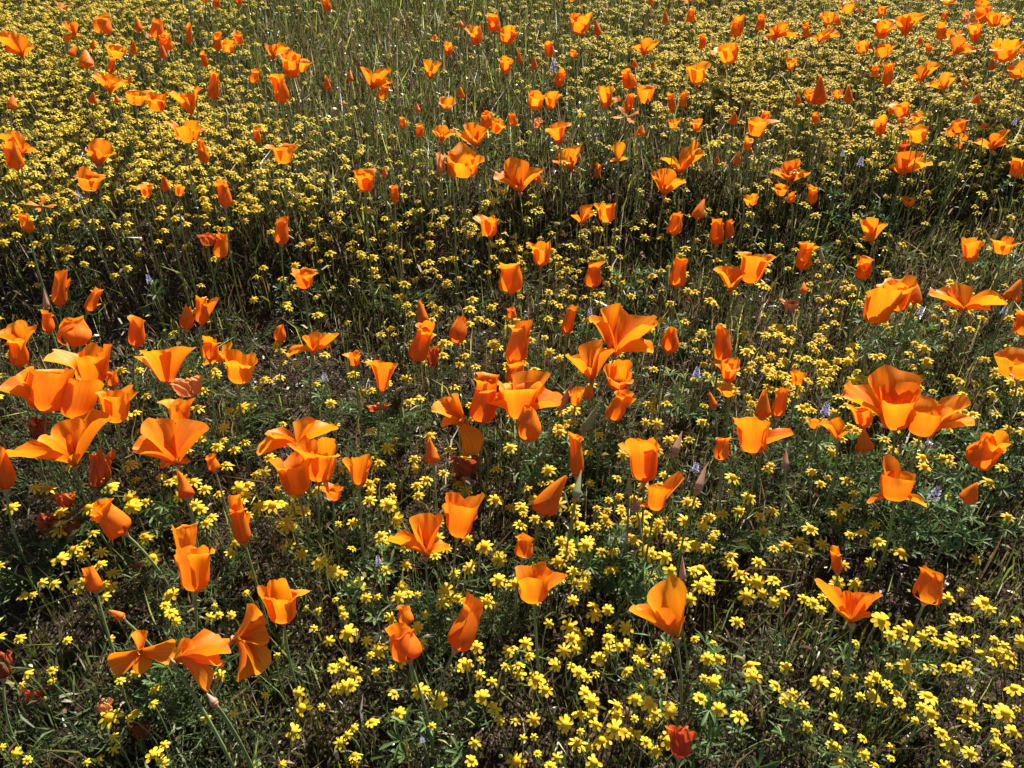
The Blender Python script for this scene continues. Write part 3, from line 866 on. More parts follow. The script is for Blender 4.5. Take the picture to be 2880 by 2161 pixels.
def fern_mesh(seed):
    """a tuft of finely divided poppy leaves, built once per variant and shared"""
    r = np.random.default_rng(seed)
    V, Fq, nv = [], [], 0
    for k in range(r.integers(7, 11)):
        a = r.uniform(0, 6.28)
        ln = r.uniform(.035, .075)
        out_ = np.array([math.cos(a), math.sin(a), 0])
        p0 = out_ * r.uniform(0, .006)
        p2 = out_ * ln * r.uniform(.5, .95) + np.array([0, 0, ln * r.uniform(.55, 1.1)])
        p1 = p0 + np.array([0, 0, ln * .6]) + out_ * .2 * ln
        pth = bez2(p0, p1, p2, 8)
        side = unit(np.cross(out_, [0, 0, 1]))
        def strip(a0, b0, w):
            nonlocal nv
            d = unit(b0 - a0)
            s = unit(np.cross(d, r.normal(size=3)))
            m = (a0 + b0) / 2 + r.normal(size=3) * .0012
            V.extend([a0 - s * w * .5, a0 + s * w * .5, m + s * w, b0, m - s * w])
            Fq.append((nv, nv + 1, nv + 2)); Fq.append((nv, nv + 2, nv + 4)); Fq.append((nv + 4, nv + 2, nv + 3))
            nv += 5
        for i in range(7):
            strip(pth[i], pth[i + 1], .0006)
        for i in range(3, 8):
            t = unit(pth[i] - pth[i - 1])
            for sg in (-1, 1):
                b = pth[i] + sg * side * ln * .20 * r.uniform(.6, 1.1) + t * ln * .16 + r.normal(size=3) * .002
                strip(pth[i], b, .0009)
                c = (pth[i] + b) / 2
                strip(c, c + t * ln * .12 + sg * side * ln * .03 + r.normal(size=3) * .001, .0008)
                strip(b, b + t * ln * .10 + r.normal(size=3) * .002, .0008)
    return make_mesh('foliage', np.array(V), np.array(Fq), M_FERN, smooth=False)

FERNS = [fern_mesh(100 + i) for i in range(6)]

def receptacle_mesh():
    prof = [(0.0012, -0.004), (0.0026, -0.0012), (0.0040, 0.0002), (0.0038, 0.0010), (0.0022, 0.0014)]
    n = 9
    v = [(r * math.cos(i * 2 * math.pi / n), r * math.sin(i * 2 * math.pi / n), z) for r, z in prof for i in range(n)]
    f = [(k * n + i, k * n + (i + 1) % n, (k + 1) * n + (i + 1) % n, (k + 1) * n + i) for k in range(len(prof) - 1) for i in range(n)]
    return make_mesh('receptacle', np.array(v), np.array(f), M_RECEPT)
RECEPT = receptacle_mesh()

def stamen_mesh():
    r = np.random.default_rng(5)
    V, Fq = [], []
    for k in range(14):
        a = k * 2.4
        d = unit([math.cos(a) * .45, math.sin(a) * .45, 1])
        s = unit(np.cross(d, [0.3, .5, .1]))
        b = len(V)
        p0 = d * .002
        p1 = d * r.uniform(.011, .015)
        V += [p0 - s * .0004, p0 + s * .0004, p1 + s * .0010, p1 + d * .003, p1 - s * .0010]
        Fq += [(b, b + 1, b + 2), (b, b + 2, b + 4), (b + 4, b + 2, b + 3)]
    return make_mesh('stamens', np.array(V), np.array(Fq), M_DISC, smooth=False)
STAMEN = stamen_mesh()

poppy_group = 'orange poppies across the field'
tile = (0, 0)
for line in POPPIES.strip().splitlines():
    line = line.strip()
    if not line:
        continue
    if line[0] == '#':
        tile = tuple(int(t) for t in line[1:].split())
        continue
    name = None
    if '@' in line:
        line, name = line.split('@')
        name = name.strip()
    toks = line.split()
    opt = {k: v for k, v in (t.split('=') for t in toks if '=' in t)}
    segs = [[t for t in s.split() if '=' not in t] for s in line.split(';')]
    form = segs[0][0]
    num = [float(t) if t.replace('.', '').replace('-', '').isdigit() else t for t in segs[0][1:]]
    X0, Y0 = 720 * tile[0], 540 * tile[1]
    full = lambda x, y: (X0 + x / TILE, Y0 + y / TILE)
    bx, by = full(num[0], num[1])
    R = shape_noise
    kind = num[5] if len(num) > 5 else None
    size_px = (abs(num[1] - num[3]) if form != 'F' else 200) / TILE
    hdef = {'W': .10, 'K': .145}.get(form, .15)
    h = float(opt['h']) if 'h' in opt else hdef + R.uniform(-.02, .02)
    base, t, vray = at(bx, by, h)
    s = t / FPX / TILE                                  # metres to one tile pixel there
    rgt = unit(np.cross(vray, UP)); upv = np.cross(rgt, vray); toc = -vray
    # ---- axis and length
    pet = [[float(q) for q in sg] for sg in segs[1:] if sg]
    vec = [np.array(s * ((q[0] - num[0]) * rgt - (q[1] - num[1]) * upv + q[2] * toc)) for q in pet]
    if form == 'F':
        mean = sum(unit(x) for x in vec)
        p = math.radians(float(opt.get('p', 18)))
        axis = unit(unit(mean) + .9 * (math.cos(p) * upv + math.sin(p) * toc))
        L = float(np.mean([np.linalg.norm(x) for x in vec]))
        cxp, cyp = full(np.mean([q[0] for q in pet] + [num[0]]), np.mean([q[1] for q in pet] + [num[1]]))
        wide = max(q[0] for q in pet) - min(q[0] for q in pet)
    else:
        dx, dy = num[2] - num[0], num[1] - num[3]
        p = math.radians(float(opt.get('p', {'T': 13, 'B': 0, 'E': 6, 'C': 19, 'V': 8, 'O': 38, 'W': 10, 'K': 0}[form] + (R.uniform(-6, 6) if form not in 'BK' else R.uniform(-15, 15)))))
        d2 = unit(dx * rgt + dy * upv)
        axis = unit(math.cos(p) * d2 + math.sin(p) * toc)
        L = math.hypot(dx, dy) * s / max(math.cos(p), .55)
        wide = num[4]
        if form in 'CVO':                                # the rim's own ellipse adds to the height seen
            L = max(L - .45 * wide * s * math.sin(p), L * .55)
        cxp, cyp = full((num[0] + num[2]) / 2, (num[1] + num[3]) / 2)
    q = wide * s / 2 / L
    # ---- stem
    if 'stem' in opt:
        rx, ry = (float(v) for v in opt['stem'].split(','))
        rp, _, _ = at(rx, ry, .02)
        root = np.array([rp[0], rp[1] - .03, 0])
    else:
        side = axis[:2] * h * R.uniform(.2, .45)
        root = np.array([base[0] - side[0] + R.normal() * .007, base[1] - side[1] + R.normal() * .006, 0])
    root[2] = float(ground(root[0], root[1])) - .004
    mid = base - axis * h * .55
    if 'stem' in opt:
        mid = .55 * base + .45 * root + np.array([.012, -.01, .045])
        axis_end = unit(base - mid)
    path = bez2(root, mid, base - axis * .0015, 9) - root
    big = 2 if max(wide, 1.2 * L / s) > 170 else 1 if max(wide, L / s) > 90 else 0
    # ---- the thing and its parts
    if form == 'K':
        th = thing('poppy_bud', root, 'flower bud', 'capped poppy buds')
        m = M_CAPG if kind == 'green' else M_CAP
        k = np.linspace(0, 1, 8)
        pr_ = q * L * np.sqrt(np.clip(1 - (1 - np.minimum(k / .22, 1)) ** 2, 0.05, 1)) * (1 - .97 * np.clip((k - .15) / .85, 0, 1) ** .95) + .0002
        vv, ff = tube((base - root) + k[:, None] * L * axis, pr_, 8)
        link('bud_cap', make_mesh('bud_cap', vv, ff, m), th)
        TO_LABEL.append([th, ('greenish' if kind == 'green' else 'pinkish') + ' pointed poppy bud under its cap', cxp, cyp, 'bud'])
    else:
        th = thing('poppy' if form != 'W' else 'withered_poppy', root, 'flower', poppy_group if form != 'W' else 'withered poppies')
        mat = M_ORANGE
        crumple = 0.0
        if form == 'W':
            mat = {'red': M_RED, 'pale': M_PALE, 'dark': M_DARK}[kind]
            crumple = .38
        if True:
            for (qq, vec_) in zip(pet, vec):
                wid = qq[3] if len(qq) > 3 else .60
                P, f, uv = petal_free(base - root, axis, vec_, wid, big)
                link('petal', make_mesh('petal', P, f, mat, uv=uv), th)
        if form != 'F':
            e1 = unit(rgt - (rgt @ axis) * axis)
            e2 = np.cross(axis, e1)
            npet = max(2, 4 - len(pet)) if pet else 4
            az0 = R.uniform(0, 1.57) if npet == 4 else (math.pi / 2 if e2 @ toc > 0 else -math.pi / 2) + R.normal() * .2
            fm = form if form != 'W' else 'C'
            bend = (R.normal() * e1 + R.normal() * e2) * (.11 if form in 'TEB' else .05)
            peel = {int(R.integers(4)): R.uniform(.35, .8)} if form in 'TC' and R.random() < .30 else {}
            sheets = []
            for k in range(npet):
                az = az0 + k * 2 * math.pi / npet + R.normal() * .12
                sheets.append(petal_generic(np.zeros(3), axis, e1, e2, L * (.97 if k % 2 else 1), q, fm, az, k % 2 == 0, big, crumple, bend, peel.get(k, 0.0) if npet == 4 else 0.0, 1.0 if npet == 4 else 4 / npet * .85))
            # bring the flower to the width and height it has in the photo
            allp = np.concatenate([sh[0] for sh in sheets])
            perp = unit(np.cross(d2, toc))
            lo_, hi_ = np.percentile(allp @ perp, (3, 97))
            kw = np.clip(wide * s * .97 / (hi_ - lo_), .6, 1.5)
            kl = np.clip(math.hypot(dx, dy) * s / max((allp @ d2).max(), 1e-4), .6, 1.35)
            for P, f, uv in sheets:
                al = (P @ axis)[:, None] * axis
                P = (base - root) + al * kl + (P - al) * kw
                link('petal', make_mesh('petal', P, f, mat, uv=uv), th)
        if form in 'FVO' and big >= 1:
            link('stamens', STAMEN, th, base - root, Vector(axis).to_track_quat('Z', 'Y'), [max(L / .05, .5)] * 3)
        if kind is None or form != 'W':
            tilt = ''
        dx2 = axis @ rgt
        word = WORDS[form][1 if q > .3 else 0]
        if form == 'W':
            word = {'red': 'crumpled red', 'pale': 'faded pale orange', 'dark': 'dark brownish'}[kind] + ' withered poppy'
        else:
            big_w = 'small ' if wide / TILE < 28 else 'large ' if wide / TILE > 75 else ''
            lean = ' leaning to the right' if dx2 > .38 and form != 'F' else ' leaning to the left' if dx2 < -.38 and form != 'F' else ''
            word = big_w + ('' if lean else 'orange ') + word + lean.replace(' to the', '')
        TO_LABEL.append([th, word, cxp, cyp, 'poppy'])
        POPPY_XY.append((cxp, cyp))
        if name:
            LANDMARKS.append((name, cxp, cyp, th))
    thick = (.0017 if 'stem' in opt else .00120 + .0004 * R.random())
    vv, ff = tube(path, np.linspace(thick * 1.15, thick, 9), 6 if big else 4)
    link('stem', make_mesh('stem', vv, ff, M_STEM), th)
    if form == 'K' or big == 2 or (big == 1 and by > 1000):
        link('receptacle', RECEPT, th, base - root, Vector(axis).to_track_quat('Z', 'Y'), [.8 + .5 * min(L / .05, 1)] * 3)
    for _k in range(0 if by < 560 or form == 'K' else 1 if by < 900 else 2):
        if R.random() < .45:
            link('foliage', FERNS[R.integers(6)], th, (R.normal() * .012 * _k, R.normal() * .012 * _k, .002), Quaternion((0, 0, 1), R.uniform(0, 6.28)), [R.uniform(.9, 1.6)] * 3)
    poppy_roots.append((root[0], root[1], by))

# ------------------------------------------------------------------ goldfield flowers: the largest one by one, the rest as one carpet
def ray_petal(seed):
    r = np.random.default_rng(seed)
    # along +x from the disc edge, unit head radius
    xs = np.array([.30, .52, .74, .90, 1.0])
    ws = np.array([.10, .175, .215, .18, .08]) * r.uniform(.85, 1.12)
    droop = r.uniform(.12, .62)
    z = -droop * ((xs - .3) / .7) ** 1.6 * .7 + .02
    V = []
    for x, w_, zz in zip(xs, ws, z):
        V += [(x, -w_, zz + .025), (x, 0, zz - .02), (x, w_, zz + .025)]
    F = []
    for k in range(4):
        b = k * 3
        F += [(b, b + 3, b + 4, b + 1), (b + 1, b + 4, b + 5, b + 2)]
    return np.array(V), np.array(F)

def disc_geo(rings=4, n=9):
    V = [(0, 0, .36)]
    F3, F4 = [], []
    for k in range(1, rings + 1):
        a = k / rings * 1.75
        for i in range(n):
            th_ = (i + .5 * (k % 2)) * 2 * math.pi / n
            bump = 1 + .07 * ((i + k) % 2)
            V.append((.42 * math.sin(a) * bump * math.cos(th_), .42 * math.sin(a) * bump * math.sin(th_), .36 * math.cos(a) * bump if a < 1.57 else -.08))
    for i in range(n):
        F3.append((0, 1 + i, 1 + (i + 1) % n))
    for k in range(rings - 1):
        for i in range(n):
            F4.append((1 + k * n + i, 1 + (k + 1) * n + i, 1 + (k + 1) * n + (i + 1) % n, 1 + k * n + (i + 1) % n))
    return np.array(V, float), np.array(F3), np.array(F4)

RAYS = [ray_petal(200 + i) for i in range(8)]
RAY_ME = [make_mesh('ray_petal', v, f, M_RAY) for v, f in RAYS]
DV, DF3, DF4 = disc_geo()
DISC_ME = make_mesh('disc', DV, [DF3, DF4], M_DISC)

def corolla_mesh(n):
    V, Fl, b = [], [], 0
    for k in range(n):
        v, f = RAYS[(k * 3) % 8]
        a = k * 2 * math.pi / n
        c, s_ = math.cos(a), math.sin(a)
        V.append(np.stack([v[:, 0] * c - v[:, 1] * s_, v[:, 0] * s_ + v[:, 1] * c, v[:, 2]], 1))
        Fl.append(f + b)
        b += len(v)
    return make_mesh('corolla', np.concatenate(V), np.concatenate(Fl), M_RAY)
COROLLA = [corolla_mesh(n) for n in (6, 7, 8)]

def daisy_word(sz):
    return 'tiny yellow goldfield flower' if sz < 85 else 'broad yellow goldfield flower' if sz >= 140 else 'yellow goldfield flower'

R = np.random.default_rng(23)
daisy_group = 'yellow goldfield flowers low in the field'
DAISY_XY = []
daisy_things = []
for tl, text in DAISIES.items():
    for item in text.split():
        x, y, sz = (float(v) for v in item.split(','))
        X, Y = 720 * tl[0] + x / TILE, 540 * tl[1] + y / TILE
        c, t, vray = at(X, Y, float(np.clip(R.normal(.088, .018), .05, .125)))
        rad = min(max(sz / TILE / 2 * t / FPX * 1.06, .0045), .0125)
        a, ti = R.uniform(0, 6.28), abs(R.normal(0, .38))
        nrm = unit([math.cos(a) * ti, math.sin(a) * ti - .12, 1.0])
        root = np.array([c[0] + R.normal() * .012, c[1] + R.normal() * .012, 0])
        root[2] = float(ground(root[0], root[1])) - .003
        th = thing('goldfield_flower', root, 'flower', daisy_group)
        rot = Vector(nrm).to_track_quat('Z', 'Y') @ Quaternion((0, 0, 1), R.uniform(0, 6.28))
        loc = c - root
        link('disc', DISC_ME, th, loc, rot, [rad * R.uniform(.9, 1.1)] * 3)
        if sz >= 108:
            n = int(R.integers(7, 10))
            for k in range(n):
                if R.random() < .04:
                    continue
                pq = rot @ Quaternion((0, 0, 1), k * 2 * math.pi / n + R.normal() * .06)
                link('ray_petal', RAY_ME[R.integers(8)], th, loc, pq, [rad * R.uniform(.9, 1.08)] * 3)
        else:
            link('corolla', COROLLA[R.integers(3)], th, loc, rot, [rad] * 3)
        path = bez2(root, c - nrm * .04 + R.normal(size=3) * .004, c - nrm * rad * .15, 6) - root
        vv, ff = tube(path, .0006 + .0003 * R.random(), 4)
        link('stem', make_mesh('stem', vv, ff, M_STEM), th)
        TO_LABEL.append([th, daisy_word(sz), X, Y, 'daisy'])
        DAISY_XY.append((X, Y))

GRID_X = np.arange(12) * 200 * 2880 / 2212
GRID_Y = np.arange(17) * 100 * 2880 / 2212
def grid(text):
    return np.array([[float(v) for v in r.split()] for r in text.strip().splitlines()]) / 9.0
GOLD = grid("""7 6 5 2 0 1 3 5 7 7 6 2
8 6 4 0 0 1 3 7 7 8 7 4
8 8 6 1 0 1 1 6 8 9 9 7
8 8 8 6 2 1 1 2 4 8 9 8
8 8 8 8 6 4 2 1 3 3 3 2
5 6 6 6 6 5 4 3 2 2 1 1
1 2 3 4 3 3 3 3 3 3 1 1
1 1 1 1 2 5 4 3 4 6 5 3
2 1 2 2 2 5 3 2 7 7 4 4
2 1 3 3 3 4 2 3 5 6 3 4
2 2 5 6 5 5 4 4 4 4 2 2
3 2 4 5 4 4 7 6 6 3 1 2
3 3 3 4 3 4 6 7 7 4 4 3
1 1 1 1 1 1 2 3 3 1 1 1
1 1 0 1 1 1 1 2 1 1 1 1
1 1 0 1 1 0 1 2 1 1 1 1
1 1 1 1 1 1 1 1 1 1 1 1""")
COVER = grid("""9 9 9 9 9 9 9 9 9 9 9 6
9 9 9 9 9 9 9 9 9 9 9 9
9 9 9 9 9 9 9 9 9 9 9 9
9 9 9 9 9 9 9 9 9 9 9 9
9 9 9 9 9 8 8 8 9 9 9 9
7 7 7 8 8 8 8 8 8 7 7 8
8 8 8 8 8 8 8 8 8 8 8 8
4 3 3 4 5 6 7 7 8 7 8 9
4 4 4 4 3 4 6 5 6 6 7 7
4 4 4 4 3 4 6 6 5 6 8 8
5 5 5 5 4 5 8 7 5 6 8 8
3 5 5 5 5 6 7 7 6 3 4 7
3 4 5 5 5 5 6 6 6 4 4 4
6 5 5 5 5 5 6 7 5 4 5 5
6 6 6 5 6 6 6 6 5 4 5 5
8 7 6 6 6 6 5 6 6 5 5 5
9 8 8 7 7 6 5 5 7 7 5 5""")

def lookup(G, X, Y):
    fx = np.clip(X / (200 * 2880 / 2212), 0, 10.999)
    fy = np.clip(Y / (100 * 2880 / 2212), 0, 15.999)
    i, j = fx.astype(int), fy.astype(int)
    a, b = fx - i, fy - j
    return (G[j, i] * (1 - a) + G[j, i + 1] * a) * (1 - b) + (G[j + 1, i] * (1 - a) + G[j + 1, i + 1] * a) * b

def patchy(x, y, s, seed):
    r = np.random.default_rng(seed)
    v = 0
    for k in range(6):
        a = r.uniform(0, 6.28)
        f = s * r.uniform(.6, 1.8)
        v = v + np.sin(f * (x * math.cos(a) + y * math.sin(a)) + r.uniform(0, 6.28))
    return v / 6

def scatter(n, G, seed, z, ymin=.05, ymax=6.0, pad=420, contrast=.6, freq=14, near=1.0):
    """n tries over the field; keeps what a density map and the field's own patchiness allow"""
    r = np.random.default_rng(seed)
    y = r.uniform(ymin, ymax, n)
    half = .45 + .72 * (y + .3) + .2
    x = r.uniform(-1, 1, n) * half
    wgt = half / half.max()
    keep = r.random(n) < wgt
    x, y = x[keep], y[keep]
    zz = ground(x, y) + z
    X, Y, _ = project(np.stack([x, y, zz], 1))
    p = lookup(G, X, Y) * np.clip(1 + contrast * (1.6 * patchy(x, y, freq, seed + 1) + 1.3 * patchy(x, y, freq * 2.6, seed + 2)), 0.04, 2.2)
    k = (r.random(len(x)) < p) & (X > -pad) & (X < 2880 + pad) & (Y < 2161 + 500)
    return np.stack([x[k], y[k], zz[k] - z], 1)

def frames(nrm, spin):
    """rotation matrices with third column nrm"""
    ref = np.where(np.abs(nrm[:, :1]) < .9, [[1.0, 0, 0]], [[0, 1.0, 0]])
    a = np.cross(ref, nrm)
    a /= np.linalg.norm(a, axis=1)[:, None]
    b = np.cross(nrm, a)
    c, s_ = np.cos(spin)[:, None], np.sin(spin)[:, None]
    return np.stack([a * c + b * s_, -a * s_ + b * c, nrm], 2)

def stamp(V, faces, M, loc, scale):
    """copies of one small shape: all verts and faces"""
    n, k = len(loc), len(V)
    out_ = np.einsum('nij,kj->nki', M, V) * scale[:, None, None] + loc[:, None, :]
    fs = [(f[None] + (np.arange(n) * k)[:, None, None]).reshape(-1, f.shape[1]) for f in faces]
    return out_.reshape(-1, 3), fs

def blades(roots, tips, width, mid_lift, r, col):
    """thin bent leaves: 5 points, 3 triangles each"""
    n = len(roots)
    d = tips - roots
    side = np.cross(d, r.normal(size=(n, 3)))
    side /= np.linalg.norm(side, axis=1)[:, None] + 1e-9
    w = width[:, None]
    m = roots + d * .55 + mid_lift
    V = np.stack([roots - side * w * .7, roots + side * w * .7, m + side * w, m - side * w, tips], 1).reshape(-1, 3)
    b = (np.arange(n) * 5)[:, None]
    F = np.concatenate([b + np.array([[0, 1, 2]]), b + np.array([[0, 2, 3]]), b + np.array([[3, 2, 4]])])
    return V, F, np.repeat(col, 5, axis=0)

# --- the carpet of goldfields: full flowers near by, simpler ones beyond
def ring_rays(k_n, simple):
    rv, rf = [], []
    for k in range(k_n):
        a = k * 2 * math.pi / k_n
        c, s_ = math.cos(a), math.sin(a)
        dr = (.12, .32, .22, .42, .08, .36, .26, .16)[k] * (.7 if simple else 1)
        pts = ((.3, -.12, .02), (.3, .12, .02), (1, .14, -dr), (1, -.14, -dr)) if simple else \
              ((.3, -.10, .0), (.3, .10, .0), (.72, .18, -dr * .4), (1, .07, -dr), (1, -.07, -dr), (.72, -.18, -dr * .4))
        b = len(rv)
        for (x_, y_, z_) in pts:
            rv.append((x_ * c - y_ * s_, x_ * s_ + y_ * c, z_))
        rf += [(b, b + 3, b + 2, b + 1)] if simple else [(b, b + 5, b + 2, b + 1), (b + 5, b + 4, b + 3, b + 2)]
    return np.array(rv), np.array(rf)

CV, CT, CQ, CC, coff = [], [], [], [], 0
CARPET_XY, CARPET_SZ = [], []
for (cnt, y0, y1, seed, simple) in ((13000, .05, 1.5, 41, False), (160000, 1.5, 6.2, 45, True)):
    g = scatter(cnt, GOLD ** 1.45, seed, .085, ymin=y0, ymax=y1, contrast=.55, freq=11)
    r = np.random.default_rng(seed + 2)
    n = len(g)
    hts = np.clip(r.normal(.085, .016, n), .045, .125)
    heads = g + np.stack([r.normal(0, .008, n), r.normal(0, .008, n), hts], 1)
    tlt = np.abs(r.normal(0, .30, n)); az = r.uniform(0, 6.28, n)
    nrm = np.stack([np.cos(az) * tlt, np.sin(az) * tlt, np.ones(n)], 1)
    nrm /= np.linalg.norm(nrm, axis=1)[:, None]
    rad = np.clip(r.normal(.0094 if simple else .0092, .0016, n), .0055, .0130)
    M = frames(nrm, r.uniform(0, 6.28, n))
    rv, rf = ring_rays(7 if simple else 8, simple)
    dv, df3, df4 = disc_geo(2, 6) if simple else disc_geo(3, 7)
    V1, F1 = stamp(rv, [rf], M, heads, rad)
    V2, F2 = stamp(dv, [df3, df4], M, heads, rad)
    roots = g + np.stack([r.normal(0, .006, n), r.normal(0, .006, n), np.full(n, -.003)], 1)
    mid = (roots + heads) / 2 + r.normal(0, .004, (n, 3))
    tri = np.array([[1, 0, 0], [-.5, .87, 0], [-.5, -.87, 0]]) * (.0009 if simple else .0007)
    if simple:
        P = np.stack([roots, heads], 1)[:, :, None, :] + tri[None, None]
        one = np.array([[0, 1, 4, 3], [1, 2, 5, 4], [2, 0, 3, 5]]); kk = 6
    else:
        P = np.stack([roots, mid, heads], 1)[:, :, None, :] + tri[None, None]
        one = np.array([[0, 1, 4, 3], [1, 2, 5, 4], [2, 0, 3, 5], [3, 4, 7, 6], [4, 5, 8, 7], [5, 3, 6, 8]]); kk = 9
    V3 = P.reshape(-1, 3)
    F3 = (one[None] + (np.arange(n) * kk)[:, None, None]).reshape(-1, 4)
    o0, o1, o2 = coff, coff + len(V1), coff + len(V1) + len(V2)
    CV += [V1, V2, V3]
    CT.append(F2[0] + o1)
    CQ += [F1[0] + o0, F2[1] + o1, F3 + o2]
    tone = r.uniform(.82, 1.10, n)[:, None]
    old = r.random((n, 1)) < .10
    ray_c = np.where(old, [[.70, .46, .02]], [[.84, .67, .075]] if simple else [[.86, .63, .035]]) * tone
    disc_c = np.array([[.74, .54, .04] if simple else [.72, .46, .016]]) * tone
    stem_c = np.where(r.random((n, 1)) < .35, [[.20, .13, .06]], [[.15, .19, .06]]) * r.uniform(.7, 1.2, (n, 1))
    CC += [np.repeat(ray_c, len(rv), axis=0), np.repeat(disc_c, len(dv), axis=0), np.repeat(stem_c, kk, axis=0)]
    coff += len(V1) + len(V2) + len(V3)
    X, Y, Z = project(heads)
    CARPET_XY.append(np.stack([X, Y], 1)); CARPET_SZ.append(rad * 2 / Z * FPX * TILE)
CARPET_XY = np.concatenate(CARPET_XY); CARPET_SZ = np.concatenate(CARPET_SZ)
carpet = link('goldfield_carpet', make_mesh('goldfield_carpet', np.concatenate(CV), [np.concatenate(CT), np.concatenate(CQ)], M_CARPET, cols=np.concatenate(CC)))
carpet['kind'] = 'stuff'

GREENS = np.array([(.105, .125, .024), (.065, .088, .018), (.145, .150, .036), (.115, .095, .028), (.075, .098, .036)])
BROWNS = np.array([(.17, .105, .055), (.11, .065, .035), (.25, .18, .10), (.16, .085, .05)])
PALES = np.array([(.52, .44, .33), (.62, .56, .47), (.42, .33, .22), (.55, .52, .38)])

def tints(r, n, pal, jit=.25):
    c = pal[r.integers(len(pal), size=n)]
    return np.minimum(c * np.exp(r.normal(-.22, jit * 1.5, (n, 1))), .7)

# --- fine upright leaves and stems that fill the field between the flowers
parts_v, parts_f, parts_c, off = [], [], [], 0
def add(V, F, C):
    global off
    parts_v.append(V); parts_f.append(F + off); parts_c.append(C); off += len(V)

def turf(cnt, y0, y1, seed, hmean, far):
    g = scatter(cnt, COVER, seed, .04, ymin=y0, ymax=y1, contrast=.40 if far else .85, freq=17)
    r = np.random.default_rng(seed + 1)
    n = len(g)
    hgt = np.clip(r.gamma(4.0, hmean / 4, n), .012, .12)
    a = r.uniform(0, 6.28, n); ln = hgt * np.abs(r.normal(0, .42, n))
    tips = g + np.stack([np.cos(a) * ln, np.sin(a) * ln, hgt], 1)
    col = tints(r, n, GREENS, .45)
    br = r.random(n) < (.20 if far else .32) + .25 * patchy(g[:, 0], g[:, 1], 5, 77)
    col[br] = tints(r, int(br.sum()), BROWNS)
    pl = r.random(n) < .03
    col[pl] = tints(r, int(pl.sum()), PALES)
    wd = r.uniform(.0006, .0017, n) * np.clip(g[:, 1] / 1.5, .85, 1.8)
    if far:
        side = np.cross(tips - g, r.normal(size=(n, 3)))
        side /= np.linalg.norm(side, axis=1)[:, None] + 1e-9
        side *= wd[:, None] * 1.3
        V = np.stack([g - side, g + side, tips], 1).reshape(-1, 3)
        add(V, np.arange(n * 3).reshape(-1, 3), np.repeat(col, 3, axis=0))
    else:
        add(*blades(g, tips, wd, np.stack([-np.cos(a) * ln * .25, -np.sin(a) * ln * .25, hgt * .08], 1), r, col))
turf(115000, .05, 1.75, 51, .046, False)
turf(480000, 1.75, 6.2, 53, .062, True)
# broader arching leaves, mostly where the green is thickest
g = scatter(11000, COVER ** 2.2, 57, .03, ymax=2.6, contrast=.9, freq=9)
r = np.random.default_rng(58)
n = len(g)
a = r.uniform(0, 6.28, n); hgt = r.uniform(.02, .065, n); ln = hgt * r.uniform(.5, 1.7, n)
tips = g + np.stack([np.cos(a) * ln, np.sin(a) * ln, hgt], 1)
add(*blades(g, tips, r.uniform(.0010, .0022, n), np.stack([-np.cos(a) * ln * .3, -np.sin(a) * ln * .3, hgt * .25], 1), r, tints(r, n, GREENS, .3)))
grass = link('grass', make_mesh('grass', np.concatenate(parts_v), np.concatenate(parts_f), M_TINT, cols=np.concatenate(parts_c), smooth=False))
grass['kind'] = 'stuff'

# --- small low leaves, buds and bracts at every height
parts_v, parts_f, parts_c, off = [], [], [], 0
g = scatter(230000, COVER, 61, .03, ymax=4.2, contrast=.5, freq=21)
r = np.random.default_rng(62)
n = len(g)
lift = np.clip(r.gamma(1.6, .022, n), 0, .085)
p0 = g + np.stack([np.zeros(n), np.zeros(n), lift], 1)
d = r.normal(size=(n, 3)); d[:, 2] = np.abs(d[:, 2]) * .7
d /= np.linalg.norm(d, axis=1)[:, None]
ln = r.uniform(.006, .022, n)
col = tints(r, n, GREENS, .5)
k = r.random(n)
col[k < .38] = tints(r, int((k < .38).sum()), BROWNS * .8)
col[k > .93] = tints(r, int((k > .93).sum()), PALES)  # pale dry bits, and sun glints on leaves painted in as pale tint
add(*blades(p0, p0 + d * ln[:, None], r.uniform(.0008, .0024, n), np.stack([np.zeros(n), np.zeros(n), ln * .15], 1), r, col))
g = scatter(9000, COVER, 66, .03, ymax=2.0, contrast=.6, freq=15)
r = np.random.default_rng(67)
n = len(g)
nr = np.stack([r.normal(0, .3, n), r.normal(0, .3, n), np.ones(n)], 1); nr /= np.linalg.norm(nr, axis=1)[:, None]
bv = np.array([(1, 0, 0), (.31, .95, 0), (-.81, .59, 0), (-.81, -.59, 0), (.31, -.95, 0), (0, 0, 1.25), (0, 0, -.8)], float)
bf = np.array([(i, (i + 1) % 5, 5) for i in range(5)] + [((i + 1) % 5, i, 6) for i in range(5)])
V, F = stamp(bv, [bf], frames(nr, r.uniform(0, 6, n)), g + np.stack([np.zeros(n), np.zeros(n), r.uniform(.03, .085, n)], 1), r.uniform(.0014, .0028, n))
add(V, F[0], np.repeat(np.where(r.random((n, 1)) < .5, [[.30, .33, .09]], [[.16, .19, .06]]) * r.uniform(.7, 1.2, (n, 1)), 7, axis=0))
low = link('low_foliage', make_mesh('low_foliage', np.concatenate(parts_v), np.concatenate(parts_f), M_TINT, cols=np.concatenate(parts_c), smooth=False))
low['kind'] = 'stuff'

